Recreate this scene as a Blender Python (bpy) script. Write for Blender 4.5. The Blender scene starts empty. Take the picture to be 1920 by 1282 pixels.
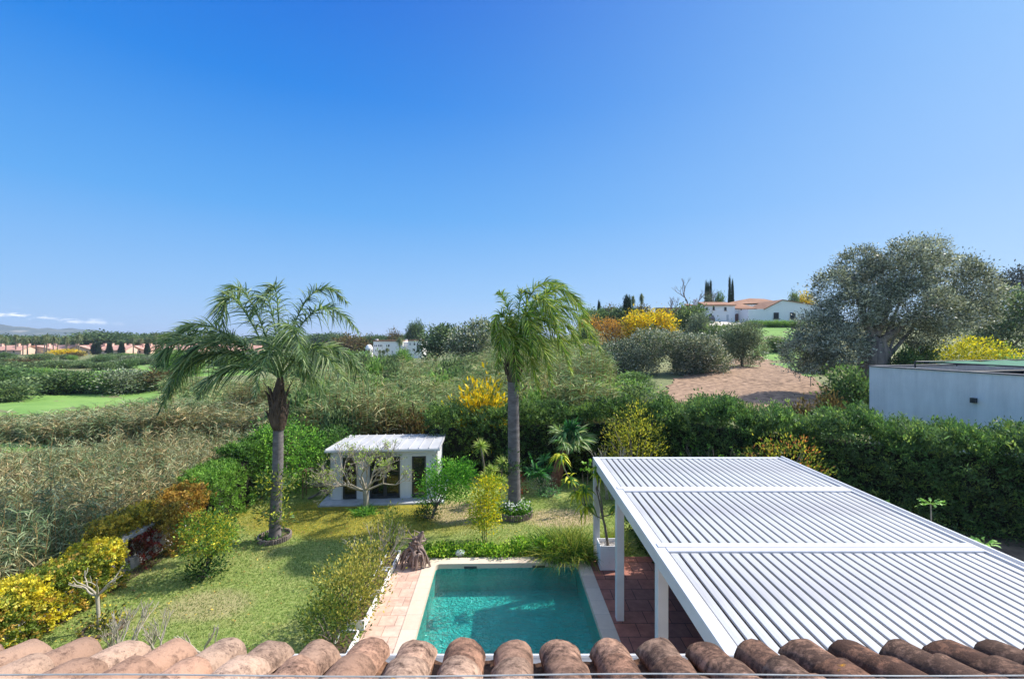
import bpy, math, random
import numpy as np
from mathutils import Vector
PI = math.pi
sc = bpy.context.scene
COL = sc.collection
rng = np.random.default_rng(7)
FPX = 853.33      # focal length in photograph pixels, used only to turn measured angles into metres
HC = 7.2          # eye height above the lawn

def srgb(r, g, b):
    f = lambda c: c/12.92 if c <= .04045 else ((c+.055)/1.055)**2.4
    return (f(r/255), f(g/255), f(b/255))
def P(px, py, Z): return np.array([(px-960)/FPX*Z, Z, HC-(py-633)/FPX*Z])
def G(px, py, z=0.0): return P(px, py, (HC-z)*FPX/(py-633))
def sstep(a, b, x):
    t = np.clip((x-a)/(b-a), 0, 1); return t*t*(3-2*t)

# ------------------------------------------------------------------ terrain
YL = [0, 27, 30, 60, 240, 600, 2000, 9000]; ZL = [-.02, -.4, -.8, -1.2, -1.3, -3, -14, -14]
YR = [0, 24, 27, 32, 60, 80, 100, 106, 125, 170, 300, 700, 2000, 9000]
ZR = [-.02, .4, 1.3, 2.2, 3.6, 6.3, 9.9, 10.7, 11.3, 11.5, 4, -5, -14, -14]
def terr(x, y):
    x = np.asarray(x, float); y = np.asarray(y, float)
    t = sstep(-.28, .34, x/np.maximum(y, 20))
    zl = np.interp(y, YL, ZL); zr = np.interp(y, YR, ZR)
    out = sstep(-12.1, -12.7, x)
    zl = zl*(1-out)+np.minimum(zl, -1.3)*out
    z = zl*(1-t)+zr*t
    z = z+(.25*np.sin(x*.21+1)*np.sin(y*.17)+.12*np.sin(x*.63)*np.cos(y*.5))*sstep(26, 40, y)*sstep(900, 300, y)
    return z
def T(px, py, zmin=24., zmax=1500.):
    Z = np.geomspace(zmin, zmax, 3000)
    p = P(px, py, Z[:, None])if False else np.stack([(px-960)/FPX*Z, Z, HC-(py-633)/FPX*Z], 1)
    h = terr(p[:, 0], p[:, 1])
    k = np.nonzero(h >= p[:, 2])[0]
    i = k[0] if len(k) else len(Z)-1
    return np.array([p[i, 0], p[i, 1], h[i]])

# ------------------------------------------------------------------ mesh builder
class MB:
    def __init__(s): s.v = []; s.f = []; s.c = []; s.n = 0; s.m = []
    def add(s, v, f, c=(1, 1, 1), smooth=False):
        v = np.asarray(v, float).reshape(-1, 3); f = np.asarray(f, int)
        c = np.asarray(c, float)
        if c.ndim == 1: c = c[None]
        if len(c) == 1: c = np.tile(c, (len(f), 1))
        s.v.append(v); s.f.append(f+s.n); s.c.append(c); s.m.append(np.full(len(f), smooth)); s.n += len(v)
        return s
    def box(s, x0, x1, y0, y1, z0, z1, c=(1, 1, 1), M=None):
        v = np.array([(x, y, z) for z in (z0, z1) for y in (y0, y1) for x in (x0, x1)], float)
        if M is not None: v = v @ M[0].T + M[1]
        return s.add(v, [(0, 2, 3, 1), (4, 5, 7, 6), (0, 1, 5, 4), (1, 3, 7, 5), (3, 2, 6, 7), (2, 0, 4, 6)], c)
    def bbox(s, x0, x1, y0, y1, z0, z1, b=.006, c=(1, 1, 1), M=None):
        """box with chamfered upright and top edges"""
        def ring(i, z):
            return [(x0+i+b, y0+i, z), (x1-i-b, y0+i, z), (x1-i, y0+i+b, z), (x1-i, y1-i-b, z), (x1-i-b, y1-i, z), (x0+i+b, y1-i, z), (x0+i, y1-i-b, z), (x0+i, y0+i+b, z)]
        v = np.array(ring(0, z0)+ring(0, z1-b)+ring(b, z1), float)
        if M is not None: v = v @ M[0].T + M[1]
        f = []
        for r in (0, 8):
            for k in range(8): f.append((r+k, r+(k+1) % 8, r+8+(k+1) % 8, r+8+k))
        s.add(v, f, c); n = s.n-24
        s.add(v[16:24], [tuple(range(8))], c); s.add(v[0:8], [tuple(range(7, -1, -1))], c)
        return s
    def tube(s, pts, r, n=8, c=(1, 1, 1), cap=True, squash=None):
        pts = np.asarray(pts, float); m = len(pts)
        r = np.broadcast_to(np.asarray(r, float), (m,))
        t = np.gradient(pts, axis=0); t /= np.linalg.norm(t, axis=1)[:, None]+1e-9
        up = np.array([0, 0, 1.]) if abs(t[0][2]) < .9 else np.array([1., 0, 0])
        u = np.cross(t[0], up); u /= np.linalg.norm(u)
        a = np.arange(n)*2*PI/n; rings = []
        for i in range(m):
            u = u-t[i]*u.dot(t[i]); u /= np.linalg.norm(u)+1e-9; w = np.cross(t[i], u)
            rr = r[i]*(1 if squash is None else squash[i % len(squash)])
            rr = r[i]*np.ones(n) if squash is None else r[i]*squash
            rings.append(pts[i]+(np.cos(a)*rr)[:, None]*u+(np.sin(a)*rr)[:, None]*w)
        v = np.concatenate(rings); f = []
        i = np.arange(m-1)[:, None]*n; k = np.arange(n)[None]
        f = np.stack([i+k, i+(k+1) % n, i+n+(k+1) % n, i+n+k], -1).reshape(-1, 4)
        s.add(v, f, c, True)
        if cap:
            s.add(rings[-1], [tuple(range(n))], c); s.add(rings[0], [tuple(range(n-1, -1, -1))], c)
        return s
    def leaves(s, p, d, sd, L, W, c, wp=.45):
        p = np.asarray(p); n = len(p)
        L = np.broadcast_to(L, (n,))[:, None]; W = np.broadcast_to(W, (n,))[:, None]
        v = np.stack([p, p+d*L*wp+sd*W*.5, p+d*L, p+d*L*wp-sd*W*.5], 1).reshape(-1, 3)
        f = np.arange(n*4).reshape(-1, 4)
        return s.add(v, f, c)
    def strips(s, p, d0, g, L, W, c, seg=3):
        """curved blades: p base, d0 direction, g bend vector, each a strip that tapers to a point"""
        n = len(p); L = np.broadcast_to(L, (n,))[:, None]; W = np.broadcast_to(W, (n,))[:, None]
        sd = np.cross(d0, g+np.array([.01, .02, .03])+unit(n)*.45); sd /= np.linalg.norm(sd, axis=1)[:, None]+1e-9
        vs = []
        for k in range(seg+1):
            t = k/seg; q = p+d0*L*t+g*L*t*t
            w = W*.5*(1-t**1.6)*(1 if k else .6)+.0008
            vs += [q+sd*w, q-sd*w]
        v = np.stack(vs, 1); m = 2*(seg+1)
        fs = []
        b = np.arange(n)*m
        for k in range(seg): fs.append(np.stack([b+2*k, b+2*k+1, b+2*k+3, b+2*k+2], 1))
        c = np.asarray(c, float)
        if c.ndim == 2 and len(c) == 1: c = c[0]
        cc = np.tile(c, (seg, 1)) if c.ndim == 2 else c
        return s.add(v.reshape(-1, 3), np.concatenate(fs), cc)
    def build(s, name, m, parent=None, loc=None):
        me = bpy.data.meshes.new(name)
        if s.n:
            v = np.concatenate(s.v); me.vertices.add(len(v)); me.vertices.foreach_set('co', v.ravel())
            tot = np.concatenate([np.full(len(f), f.shape[1]) for f in s.f])
            lp = np.concatenate([f.ravel() for f in s.f])
            me.loops.add(len(lp)); me.loops.foreach_set('vertex_index', lp.astype(np.int32))
            me.polygons.add(len(tot))
            me.polygons.foreach_set('loop_start', np.concatenate([[0], np.cumsum(tot)[:-1]]).astype(np.int32))
            me.polygons.foreach_set('use_smooth', np.concatenate(s.m))
            at = me.attributes.new('Col', 'FLOAT_COLOR', 'FACE')
            c = np.concatenate(s.c); at.data.foreach_set('color', np.hstack([c, np.ones((len(c), 1))]).astype(np.float32).ravel())
            me.update(calc_edges=True)
        me.materials.append(m)
        o = bpy.data.objects.new(name, me); COL.objects.link(o)
        if loc is not None: o.location = loc
        if parent is not None: o.parent = parent
        return o
def unit(n, r=None):
    v = (r or rng).normal(size=(n, 3)); return v/np.linalg.norm(v, axis=1)[:, None]
def nrm(v): return v/(np.linalg.norm(v, axis=-1, keepdims=True)+1e-9)

def tag(o, label, cat, group=None, kind=None):
    o['label'] = label; o['category'] = cat
    if group: o['group'] = group
    if kind: o['kind'] = kind
    return o
def thing(name, label, cat, loc=(0, 0, 0), rz=0, group=None):
    o = bpy.data.objects.new(name, None); COL.objects.link(o); o.empty_display_size = .2
    o.location = loc; o.rotation_euler = (0, 0, rz); return tag(o, label, cat, group)
def struct(name, mb, m):
    o = mb.build(name, m); o['kind'] = 'structure'; return o
def copy_tree(o, loc, rz=0, scale=1, label=None, group=None):
    r = o.copy(); COL.objects.link(r); r.location = loc; r.rotation_euler = (0, 0, rz)
    r.scale = scale if hasattr(scale, '__len__') else (scale,)*3
    if label: r['label'] = label
    if group: r['group'] = group
    for ch in list(o.children):
        c = ch.copy(); COL.objects.link(c); c.parent = r
        for g in ch.children:
            d = g.copy(); COL.objects.link(d); d.parent = c
    return r

# ------------------------------------------------------------------ materials
def newmat(name):
    m = bpy.data.materials.new(name); m.use_nodes = True
    nt = m.node_tree; b = nt.nodes['Principled BSDF']; return m, nt, b
def noise(nt, scale, detail=6, rough=.6, stretch=(1, 1, 1), coord='Object', dist=0):
    tc = nt.nodes.new('ShaderNodeTexCoord'); mp = nt.nodes.new('ShaderNodeMapping'); mp.inputs['Scale'].default_value = stretch
    nt.links.new(tc.outputs[coord], mp.inputs[0])
    n = nt.nodes.new('ShaderNodeTexNoise'); n.inputs['Scale'].default_value = scale; n.inputs['Detail'].default_value = detail
    n.inputs['Roughness'].default_value = rough; n.inputs['Distortion'].default_value = dist
    nt.links.new(mp.outputs[0], n.inputs['Vector']); return n
def ramp(nt, src, stops, interp='LINEAR'):
    r = nt.nodes.new('ShaderNodeValToRGB'); r.color_ramp.interpolation = interp
    e = r.color_ramp.elements
    while len(e) > 1: e.remove(e[-1])
    e[0].position = stops[0][0]; e[0].color = (*stops[0][1], 1)
    for p, c in stops[1:]:
        k = e.new(p); k.color = (*c, 1)
    nt.links.new(src, r.inputs[0]); return r
def mix(nt, a, b, fac, mode='MIX'):
    m = nt.nodes.new('ShaderNodeMix'); m.data_type = 'RGBA'; m.blend_type = mode
    for sck, val in ((m.inputs[0], fac), (m.inputs[6], a), (m.inputs[7], b)):
        if hasattr(val, 'links'): nt.links.new(val, sck)
        elif isinstance(val, (int, float)): sck.default_value = val
        else: sck.default_value = (*val, 1)
    return m.outputs[2]
def bump(nt, b, src, strength, dist=.02):
    n = nt.nodes.new('ShaderNodeBump'); n.inputs['Strength'].default_value = strength; n.inputs['Distance'].default_value = dist
    nt.links.new(src, n.inputs['Height']); nt.links.new(n.outputs[0], b.inputs['Normal']); return n
def M(name, c1, c2, scale=4, rough=.75, bs=.3, bscale=None, stretch=(1, 1, 1), metal=0, mid=.5, w=.2, spec=.3, usecol=False, detail=7):
    m, nt, b = newmat(name); n = noise(nt, scale, detail, .65, stretch)
    r = ramp(nt, n.outputs['Fac'], [(mid-w, c1), (mid+w, c2)]); out = r.outputs[0]
    if usecol:
        a = nt.nodes.new('ShaderNodeAttribute'); a.attribute_name = 'Col'
        out = mix(nt, out, a.outputs['Color'], 1.0, 'MULTIPLY')
    nt.links.new(out, b.inputs['Base Color'])
    b.inputs['Roughness'].default_value = rough; b.inputs['Metallic'].default_value = metal
    b.inputs['Specular IOR Level'].default_value = spec
    if bs:
        n2 = noise(nt, bscale or scale*5, 5, .6, stretch); bump(nt, b, n2.outputs['Fac'], bs)
    return m
def leafmat(name, trans=.35, rough=.55, spec=.25):
    m, nt, b = newmat(name)
    a = nt.nodes.new('ShaderNodeAttribute'); a.attribute_name = 'Col'
    nt.links.new(a.outputs['Color'], b.inputs['Base Color']); b.inputs['Roughness'].default_value = rough
    b.inputs['Specular IOR Level'].default_value = spec
    tr = nt.nodes.new('ShaderNodeBsdfTranslucent')
    t = mix(nt, a.outputs['Color'], (1.15, 1.2, .8), 1.0, 'MULTIPLY'); nt.links.new(t, tr.inputs[0])
    ms = nt.nodes.new('ShaderNodeMixShader'); ms.inputs[0].default_value = trans
    nt.links.new(b.outputs[0], ms.inputs[1]); nt.links.new(tr.outputs[0], ms.inputs[2])
    nt.links.new(ms.outputs[0], nt.nodes['Material Output'].inputs[0]); return m
m_leaf = leafmat('leaf'); m_leaf_dry = leafmat('dry_reed_leaf', .25, .6, .2); m_olive = leafmat('olive_leaf', .2, .45, .4)
m_bark = M('grey_bark', (.10, .08, .06), (.26, .22, .18), 6, .9, .6, 30, (1, 1, .25))
m_pale_bark = M('pale_bark', (.30, .25, .18), (.50, .45, .36), 7, .85, .5, 30)
m_palm = M('palm_trunk', (.09, .08, .075), (.24, .21, .205), 3, .9, .5, 22, (1, 1, 3))
m_fibre = M('palm_fibre', (.03, .018, .012), (.16, .11, .08), 9, .95, 1, 40, (1, 1, .3))
m_redtrunk = M('reddish_palm_trunk', (.10, .035, .02), (.36, .16, .09), 12, .9, 1, 40, (1, 1, .6))
m_white = M('white_metal', (.60, .59, .58), (.70, .69, .68), 1.4, .38, 0, spec=.5)
m_louver = M('louver_metal', (.37, .35, .335), (.49, .48, .47), 1.1, .42, .05, stretch=(5, .5, 1), spec=.5, mid=.42, w=.14)
m_dark = M('dark_frame', (.025, .028, .03), (.04, .042, .045), 6, .45, 0, spec=.5)
m_soil = M('soil', (.05, .035, .022), (.16, .11, .07), 6, .95, .6)
# ------------------------------------------------------------------ plants
def pal(*c): return np.array([srgb(*k) for k in c])*1.22
def clumps(lobes, n, r, inner=.45):
    lobes = [np.asarray(l, float) for l in lobes]
    w = np.array([(l[3]*l[4]*l[5])**.667 for l in lobes]); w /= w.sum()
    idx = r.choice(len(lobes), n, p=w); L = np.array(lobes)[idx]
    u = unit(n, r); rad = inner+(1.06-inner)*r.random(n)**.45
    return L[:, :3]+u*L[:, 3:6]*rad[:, None], u
def crown(mb, lobes, n, per, cr, L, W, palette, seed=1, up=.35, out=.6, jit=.22, inner=.45, flat=.75, floor=None):
    r = np.random.default_rng(seed)
    c, u = clumps(lobes, n, r, inner)
    ci = r.integers(0, len(palette), n); cb = r.normal(1, .10, n)
    k = np.repeat(np.arange(n), per); m = len(k)
    off = r.normal(size=(m, 3))*cr*np.array([1, 1, flat])*(.6+.8*r.random(n))[k][:, None]
    p = c[k]+off
    d = nrm(nrm(off)*.7+u[k]*out+unit(m, r)*.8+np.array([0, 0, up]))
    sd = nrm(np.cross(d, unit(m, r)))
    li = np.where(r.random(m) < .3, r.integers(0, len(palette), m), ci[k])
    col = palette[li]*(cb[k]*r.normal(1, jit, m).clip(.45, 1.5))[:, None]
    if floor is not None:
        s = p[:, 2] > floor; p, d, sd, col = p[s], d[s], sd[s], col[s]; m = len(p)
    sc_ = r.uniform(.65, 1.3, m)
    mb.leaves(p, d, sd, L*sc_, W*sc_, col)
    return c
def bez(a, b, c, n=8):
    t = np.linspace(0, 1, n)[:, None]; a, b, c = map(np.asarray, (a, b, c))
    return a*(1-t)**2+2*b*t*(1-t)+c*t*t
def limbs(mb, base, fork, targets, r0, r1=.4, c=(1, 1, 1), n=7, seed=0, wob=.12):
    r = np.random.default_rng(seed); base = np.array(base, float); fork = np.array(fork, float)
    pts = bez(base, (base+fork)/2+r.normal(size=3)*wob*.4, fork, 6)
    mb.tube(pts, np.linspace(r0*1.15, r0*.75, 6)*np.array([1.25, 1, 1, 1, 1, 1]), n+2, c)
    for t in targets:
        t = np.array(t, float); md = fork+(t-fork)*.45+np.array([0, 0, .12])*np.linalg.norm(t-fork)+r.normal(size=3)*wob
        mb.tube(bez(fork, md, t, 7), np.linspace(r0*r1, r0*.06+.003, 7), n, c)
def branchy(mb, p, d, L, r, depth, rg, c=(1, 1, 1), tips=None, spread=.6, up=.25, ratio=.72, kids=(2, 4), sides=6, curve=.25):
    d = d/np.linalg.norm(d); e = p+d*L; md = p+d*L*.5+rg.normal(size=3)*L*curve*.3
    pts = bez(p, md, e, 5); mb.tube(pts, np.linspace(r, r*.68, 5), sides, c)
    if depth == 0:
        if tips is not None: tips.append((e, d))
        return
    for k in range(rg.integers(*kids)):
        nd = d+unit(1, rg)[0]*spread+np.array([0, 0, up]); nd /= np.linalg.norm(nd)
        s = pts[-1] if k < 2 else pts[3]
        branchy(mb, s, nd, L*ratio*rg.uniform(.75, 1.2), r*.64, depth-1, rg, c, tips, spread, up, ratio, kids, max(4, sides-1), curve)
def lob(Z, items):
    """ellipsoids (centre and half-sizes in metres) from measured angles at a distance"""
    out = []
    for it in items:
        px, py, rx, ry = it[:4]; dz = it[4] if len(it) > 4 else 0
        q = P(px, py, Z+dz); a, b = rx/FPX*Z, ry/FPX*Z
        out.append((q[0], q[1], q[2], a, (a+b)/2, b))
    return out
def tree(name, label, cat, base, lobes, n, per, cr, L, W, palette, seed=1, r0=.2, group=None, bark=None, fork=.35, nl=6, lm=None, **k):
    base = np.array(base, float); t = thing(name, label, cat, base, group=group)
    lb = [(l[0]-base[0], l[1]-base[1], l[2]-base[2], *l[3:]) for l in lobes]
    mc = MB(); c = crown(mc, lb, n, per, cr, L, W, palette, seed, **k)
    cen = np.mean([l[:3] for l in lb], axis=0); top = max(l[2] for l in lb)
    rg = np.random.default_rng(seed+5)
    tg = c[rg.choice(len(c), min(nl, len(c)), replace=False)]
    mt = MB(); f = np.array([cen[0]*.3, cen[1]*.3, max(.15, cen[2]*fork)])
    limbs(mt, (0, 0, -.15), f, tg, r0, .5, seed=seed)
    mt.build('trunk', bark or m_bark, t); mc.build('crown', lm or m_leaf, t)
    return t

def frond(mb, a, b, c, leaf=.6, n=90, palette=None, seed=0, w=.03, droop=.75, plume=.5, rr=.022, wind=(0, 0, 0)):
    r = np.random.default_rng(seed)
    pts = bez(a, b, c, 24); T_ = nrm(np.gradient(pts, axis=0))
    mb.tube(pts, np.linspace(rr*1.4, rr*.25, 24), 5, palette[0]*1.1)
    t = np.repeat(np.linspace(.16, 1, n), 2)+r.normal(size=2*n)*.004; t = t.clip(0, 1)
    x = t*23; i = np.minimum(x.astype(int), 22); fr = (x-i)[:, None]
    p = pts[i]*(1-fr)+pts[i+1]*fr; tg = nrm(T_[i]*(1-fr)+T_[i+1]*fr)
    side = nrm(np.cross(tg, np.array([0, 0, 1.])+.001)); up = np.cross(side, tg)
    sg = np.tile([1., -1.], n)[:, None]; ang = r.normal(.25, plume, 2*n)[:, None]
    d = nrm(side*sg*np.cos(ang)+up*np.sin(ang)+tg*(.55+.5*t[:, None])+r.normal(size=(2*n, 3))*.1)
    ln = leaf*(np.sin(PI*(t*.80+.16)).clip(.25, 1))*r.uniform(.8, 1.15, 2*n)
    g = np.array([0, 0, -1.])*droop*r.uniform(.6, 1.3, (2*n, 1))+np.array(wind)
    col = palette[r.integers(0, len(palette), 2*n)]*r.normal(1, .15, (2*n, 1)).clip(.5, 1.5)
    mb.strips(p, d, g, ln, w, col, 4)

def fanleaf(mb, base, cen, rad, palette, seed, n=34, face=None):
    r = np.random.default_rng(seed); base = np.array(base, float); cen = np.array(cen, float)
    ax = nrm(cen-base); mb.tube(bez(base, (base+cen)/2+np.array([0, 0, .15]), cen, 6), np.linspace(.025, .012, 6), 5, palette[0])
    s = nrm(np.cross(ax, np.array([0, 0, 1.])))
    a = np.linspace(-2.2, 2.2, n)+r.normal(size=n)*.03
    d = nrm(ax*np.cos(a)[:, None]+s*np.sin(a)[:, None]+np.array([0, 0, .12]))
    L = rad*(1-.13*np.abs(a))*r.uniform(.9, 1.1, n)
    g = np.array([0, 0, -1.])*r.uniform(.25, .6, (n, 1))
    col = palette[r.integers(0, len(palette), n)]*r.normal(1, .1, (n, 1))
    mb.strips(np.repeat(cen[None], n, 0), d, g, L, rad*.11, col, 4)
def tuft(mb, cen, n, L, W, palette, r, spread=.25, lean=.9, droop=.5):
    p = np.array(cen)+np.c_[r.normal(size=(n, 2))*spread, np.zeros(n)]
    d = nrm(np.c_[r.normal(size=(n, 2))*lean, np.ones(n)])
    g = np.c_[d[:, :2]*.3, -droop*np.ones(n)]*r.uniform(.4, 1.2, (n, 1))
    col = palette[r.integers(0, len(palette), n)]*r.normal(1, .15, (n, 1)).clip(.5, 1.5)
    mb.strips(p, d, g, L*r.uniform(.6, 1.15, n), W, col, 4)
def hedge_leaves(mb, path, z0, z1, th, dens, L, W, palette, seed, rough=.12, zvar=.15, up=.5, top=True, facecam=True):
    """leaves over the skin of a clipped hedge: path = list of (x,y) along its centre line"""
    r = np.random.default_rng(seed); path = np.array(path, float)
    for i in range(len(path)-1):
        a, b = path[i], path[i+1]; ln = np.linalg.norm(b-a); d = (b-a)/ln; nm = np.array([d[1], -d[0]])
        za, zb = (z1[i], z1[i+1]) if hasattr(z1, '__len__') else (z1, z1)
        def put(t, off, z, N, cl=13):
            # sprays: each cluster fans out from the clipped skin
            M_ = max(4, len(t)//cl); t = t[:M_]; off = off[:M_]; z = z[:M_]; s = t*ln
            lump = np.sin(s*2.3+seed)*.5+np.sin(s*5.1+z*4)*.45+np.sin(z*3.7+s*1.3)*.5+np.sin(s*11+z*7)*.35
            off = off+np.sign(off+1e-6)*(lump*rough*.5+r.normal(size=M_)*rough*.55)
            c = np.c_[a+d*s[:, None]+nm*off[:, None], z+r.normal(size=M_)*.03]
            ax = nrm(np.repeat(N[None], M_, 0)*.8+unit(M_, r)*.55+np.array([0, 0, up]))
            k = np.repeat(np.arange(M_), cl); m = len(k); q = r.uniform(.6, 1.4, m)
            dd = nrm(ax[k]+unit(m, r)*.75); f = r.random(m)[:, None]
            p = c[k]+ax[k]*f*L*1.6+r.normal(size=(m, 3))*L*.55
            sd = nrm(np.cross(dd, unit(m, r)))
            ci = ((np.sin(s*1.9+z*2.2+seed)+r.normal(size=M_)*.9)*.5*len(palette)+len(palette)/2).astype(int).clip(0, len(palette)-1)
            cb = r.normal(1, .16, (M_, 1)).clip(.6, 1.5)
            mb.leaves(p, dd, sd, L*q, W*q, palette[ci[k]]*cb[k]*r.normal(1, .2, (m, 1)).clip(.4, 1.7))
        zt = lambda t: za+(zb-za)*t+zvar*(np.sin(t*ln*1.7+seed)*.5+np.sin(t*ln*4.3)*.3)
        for sgn in (1, -1):
            m = int(dens*ln*((za+zb)/2-z0)*(1 if sgn == 1 else .6)); t = r.random(m); z = z0+(zt(t)-z0)*r.random(m)
            put(t, np.full(m, sgn*th/2), z, np.array([*(nm*sgn), 0.]))
        if top:
            m = int(dens*ln*th*2.2); t = r.random(m); put(t, (r.random(m)-.5)*th, zt(t)+abs(r.normal(size=m))*zvar*.5, np.array([0, 0, 1.]))
            t = r.random(m//2); put(t, (r.random(m//2)-.5)*th, zt(t)-.22-.15*r.random(m//2), np.array([0, 0, 1.]))
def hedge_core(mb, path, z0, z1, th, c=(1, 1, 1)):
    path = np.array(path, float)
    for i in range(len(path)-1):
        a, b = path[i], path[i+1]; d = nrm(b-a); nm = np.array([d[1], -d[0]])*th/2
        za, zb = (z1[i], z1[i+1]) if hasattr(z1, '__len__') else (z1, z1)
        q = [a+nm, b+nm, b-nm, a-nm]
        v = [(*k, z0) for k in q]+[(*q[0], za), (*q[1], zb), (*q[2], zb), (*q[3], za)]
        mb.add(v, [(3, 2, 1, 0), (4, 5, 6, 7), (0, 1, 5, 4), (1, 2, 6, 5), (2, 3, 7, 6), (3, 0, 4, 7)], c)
m_core = M('hedge_dark_core', (.012, .014, .008), (.03, .03, .018), 8, .95, .5)

# ------------------------------------------------------------------ world, sun, camera
sun_from = Vector((6.3, 2.6, 6.9)).normalized()
el = math.asin(sun_from.z); az = math.atan2(sun_from.x, sun_from.y)
w = bpy.data.worlds.new('World'); sc.world = w; w.use_nodes = True; nt = w.node_tree
bg = nt.nodes['Background']
sky = nt.nodes.new('ShaderNodeTexSky'); sky.sky_type = 'NISHITA'; sky.sun_disc = False
sky.sun_elevation = el; sky.sun_rotation = az; sky.air_density = 1.0; sky.dust_density = .35; sky.ozone_density = 3.0; sky.altitude = 20
hs = nt.nodes.new('ShaderNodeHueSaturation'); hs.inputs['Saturation'].default_value = .72; hs.inputs['Value'].default_value = 1.0
nt.links.new(sky.outputs[0], hs.inputs['Color'])
# low far-off clouds over the western ridge
tc = nt.nodes.new('ShaderNodeTexCoord'); sx = nt.nodes.new('ShaderNodeSeparateXYZ'); nt.links.new(tc.outputs['Generated'], sx.inputs[0])
def mth(op, a, b=None, clamp=False):
    n = nt.nodes.new('ShaderNodeMath'); n.operation = op; n.use_clamp = clamp
    for i, v in enumerate((a, b)):
        if v is None: continue
        if hasattr(v, 'links'): nt.links.new(v, n.inputs[i])
        else: n.inputs[i].default_value = v
    return n.outputs[0]
SKG = .70
azx = mth('ARCTAN2', sx.outputs[0], sx.outputs[1]); elv = mth('ARCSINE', sx.outputs[2])
cmb = nt.nodes.new('ShaderNodeCombineXYZ'); nt.links.new(mth('MULTIPLY', azx, 44.), cmb.inputs[0]); nt.links.new(mth('MULTIPLY', elv, 140.), cmb.inputs[1])
cn = nt.nodes.new('ShaderNodeTexNoise'); cn.inputs['Scale'].default_value = 1.0; cn.inputs['Detail'].default_value = 7; cn.inputs['Roughness'].default_value = .6
nt.links.new(cmb.outputs[0], cn.inputs['Vector'])
# band follows a slightly sinking line towards the right
cline = mth('ADD', mth('MULTIPLY', azx, -.10), -.0490)
dist = mth('ABSOLUTE', mth('SUBTRACT', elv, cline))
band = mth('SUBTRACT', 1., mth('DIVIDE', dist, .0125), True)
rgt = mth('MULTIPLY', mth('SUBTRACT', -.69, azx), 12., True)
mask = mth('MULTIPLY', mth('MULTIPLY', mth('SUBTRACT', mth('ADD', cn.outputs['Fac'], mth('MULTIPLY', band, .22)), .66), 6., True), mth('MULTIPLY', band, rgt), True)
# clear Mediterranean air: deep blue towards the top of the view, paler toward the horizon and toward the sun
up_ = mth('MULTIPLY', elv, 1/.72, True)
def sk(stops):
    r_ = ramp(nt, up_, [(p, tuple(v*SKV for v in srgb(*c))) for p, c in stops]); return r_.outputs[0]
SKV = .72/1.0
west = sk([(0, (168, 202, 240)), (.12, (142, 192, 242)), (.35, (88, 166, 238)), (.65, (24, 130, 226)), (1, (0, 96, 208))])
east = sk([(0, (182, 212, 242)), (.12, (168, 206, 244)), (.35, (150, 194, 244)), (.65, (138, 188, 244)), (1, (120, 178, 243))])
da = mth('POWER', mth('DIVIDE', mth('ADD', azx, .62), 1.5, True), 2.1)
grad = mix(nt, west, east, da)
gs = nt.nodes.new('ShaderNodeVectorMath'); gs.operation = 'SCALE'; gs.inputs['Scale'].default_value = 1/.12/SKV*SKG; nt.links.new(grad, gs.inputs[0])
sky_fill = nt.nodes.new('ShaderNodeVectorMath'); sky_fill.operation = 'SCALE'; sky_fill.inputs['Scale'].default_value = 2.6; nt.links.new(hs.outputs[0], sky_fill.inputs[0])  # sky above the view, scaled up and greyed as added fill for shadows
skyc = mix(nt, mix(nt, hs.outputs[0], sky_fill.outputs[0], mth('MULTIPLY', mth('SUBTRACT', elv, .66), 3.5, True)), gs.outputs[0], mth('SUBTRACT', .97, mth('MULTIPLY', mth('MULTIPLY', mth('SUBTRACT', elv, .66), 3.5, True), .97)))
mx = nt.nodes.new('ShaderNodeMix'); mx.data_type = 'RGBA'; nt.links.new(mask, mx.inputs[0]); nt.links.new(skyc, mx.inputs[6]); mx.inputs[7].default_value = (8.2, 8.2, 8.6, 1)
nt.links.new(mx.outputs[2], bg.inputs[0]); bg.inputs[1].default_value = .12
ld = bpy.data.lights.new('sun', 'SUN'); ld.energy = 4.6; ld.angle = math.radians(.55); ld.color = (1, .95, .87)
lo = bpy.data.objects.new('sun', ld); COL.objects.link(lo); lo.rotation_euler = (-sun_from).to_track_quat('-Z', 'Y').to_euler(); lo.location = sun_from*40
cam = bpy.data.cameras.new('camera'); co = bpy.data.objects.new('camera', cam); COL.objects.link(co); sc.camera = co
cam.sensor_width = 36; cam.lens = 16; cam.clip_end = 20000; cam.clip_start = .05; cam.shift_y = -8/1920
co.location = (0, 0, HC); co.rotation_euler = (PI/2, 0, 0)
sc.view_settings.view_transform = 'Standard'; sc.view_settings.look = 'None'; sc.view_settings.exposure = .62; sc.view_settings.gamma = 1
sc.render.engine = 'CYCLES'; sc.cycles.max_bounces = 7; sc.cycles.diffuse_bounces = 3; sc.cycles.transparent_max_bounces = 8
sc.cycles.caustics_reflective = False; sc.cycles.caustics_refractive = False
sc.cycles.use_denoising = True

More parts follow.
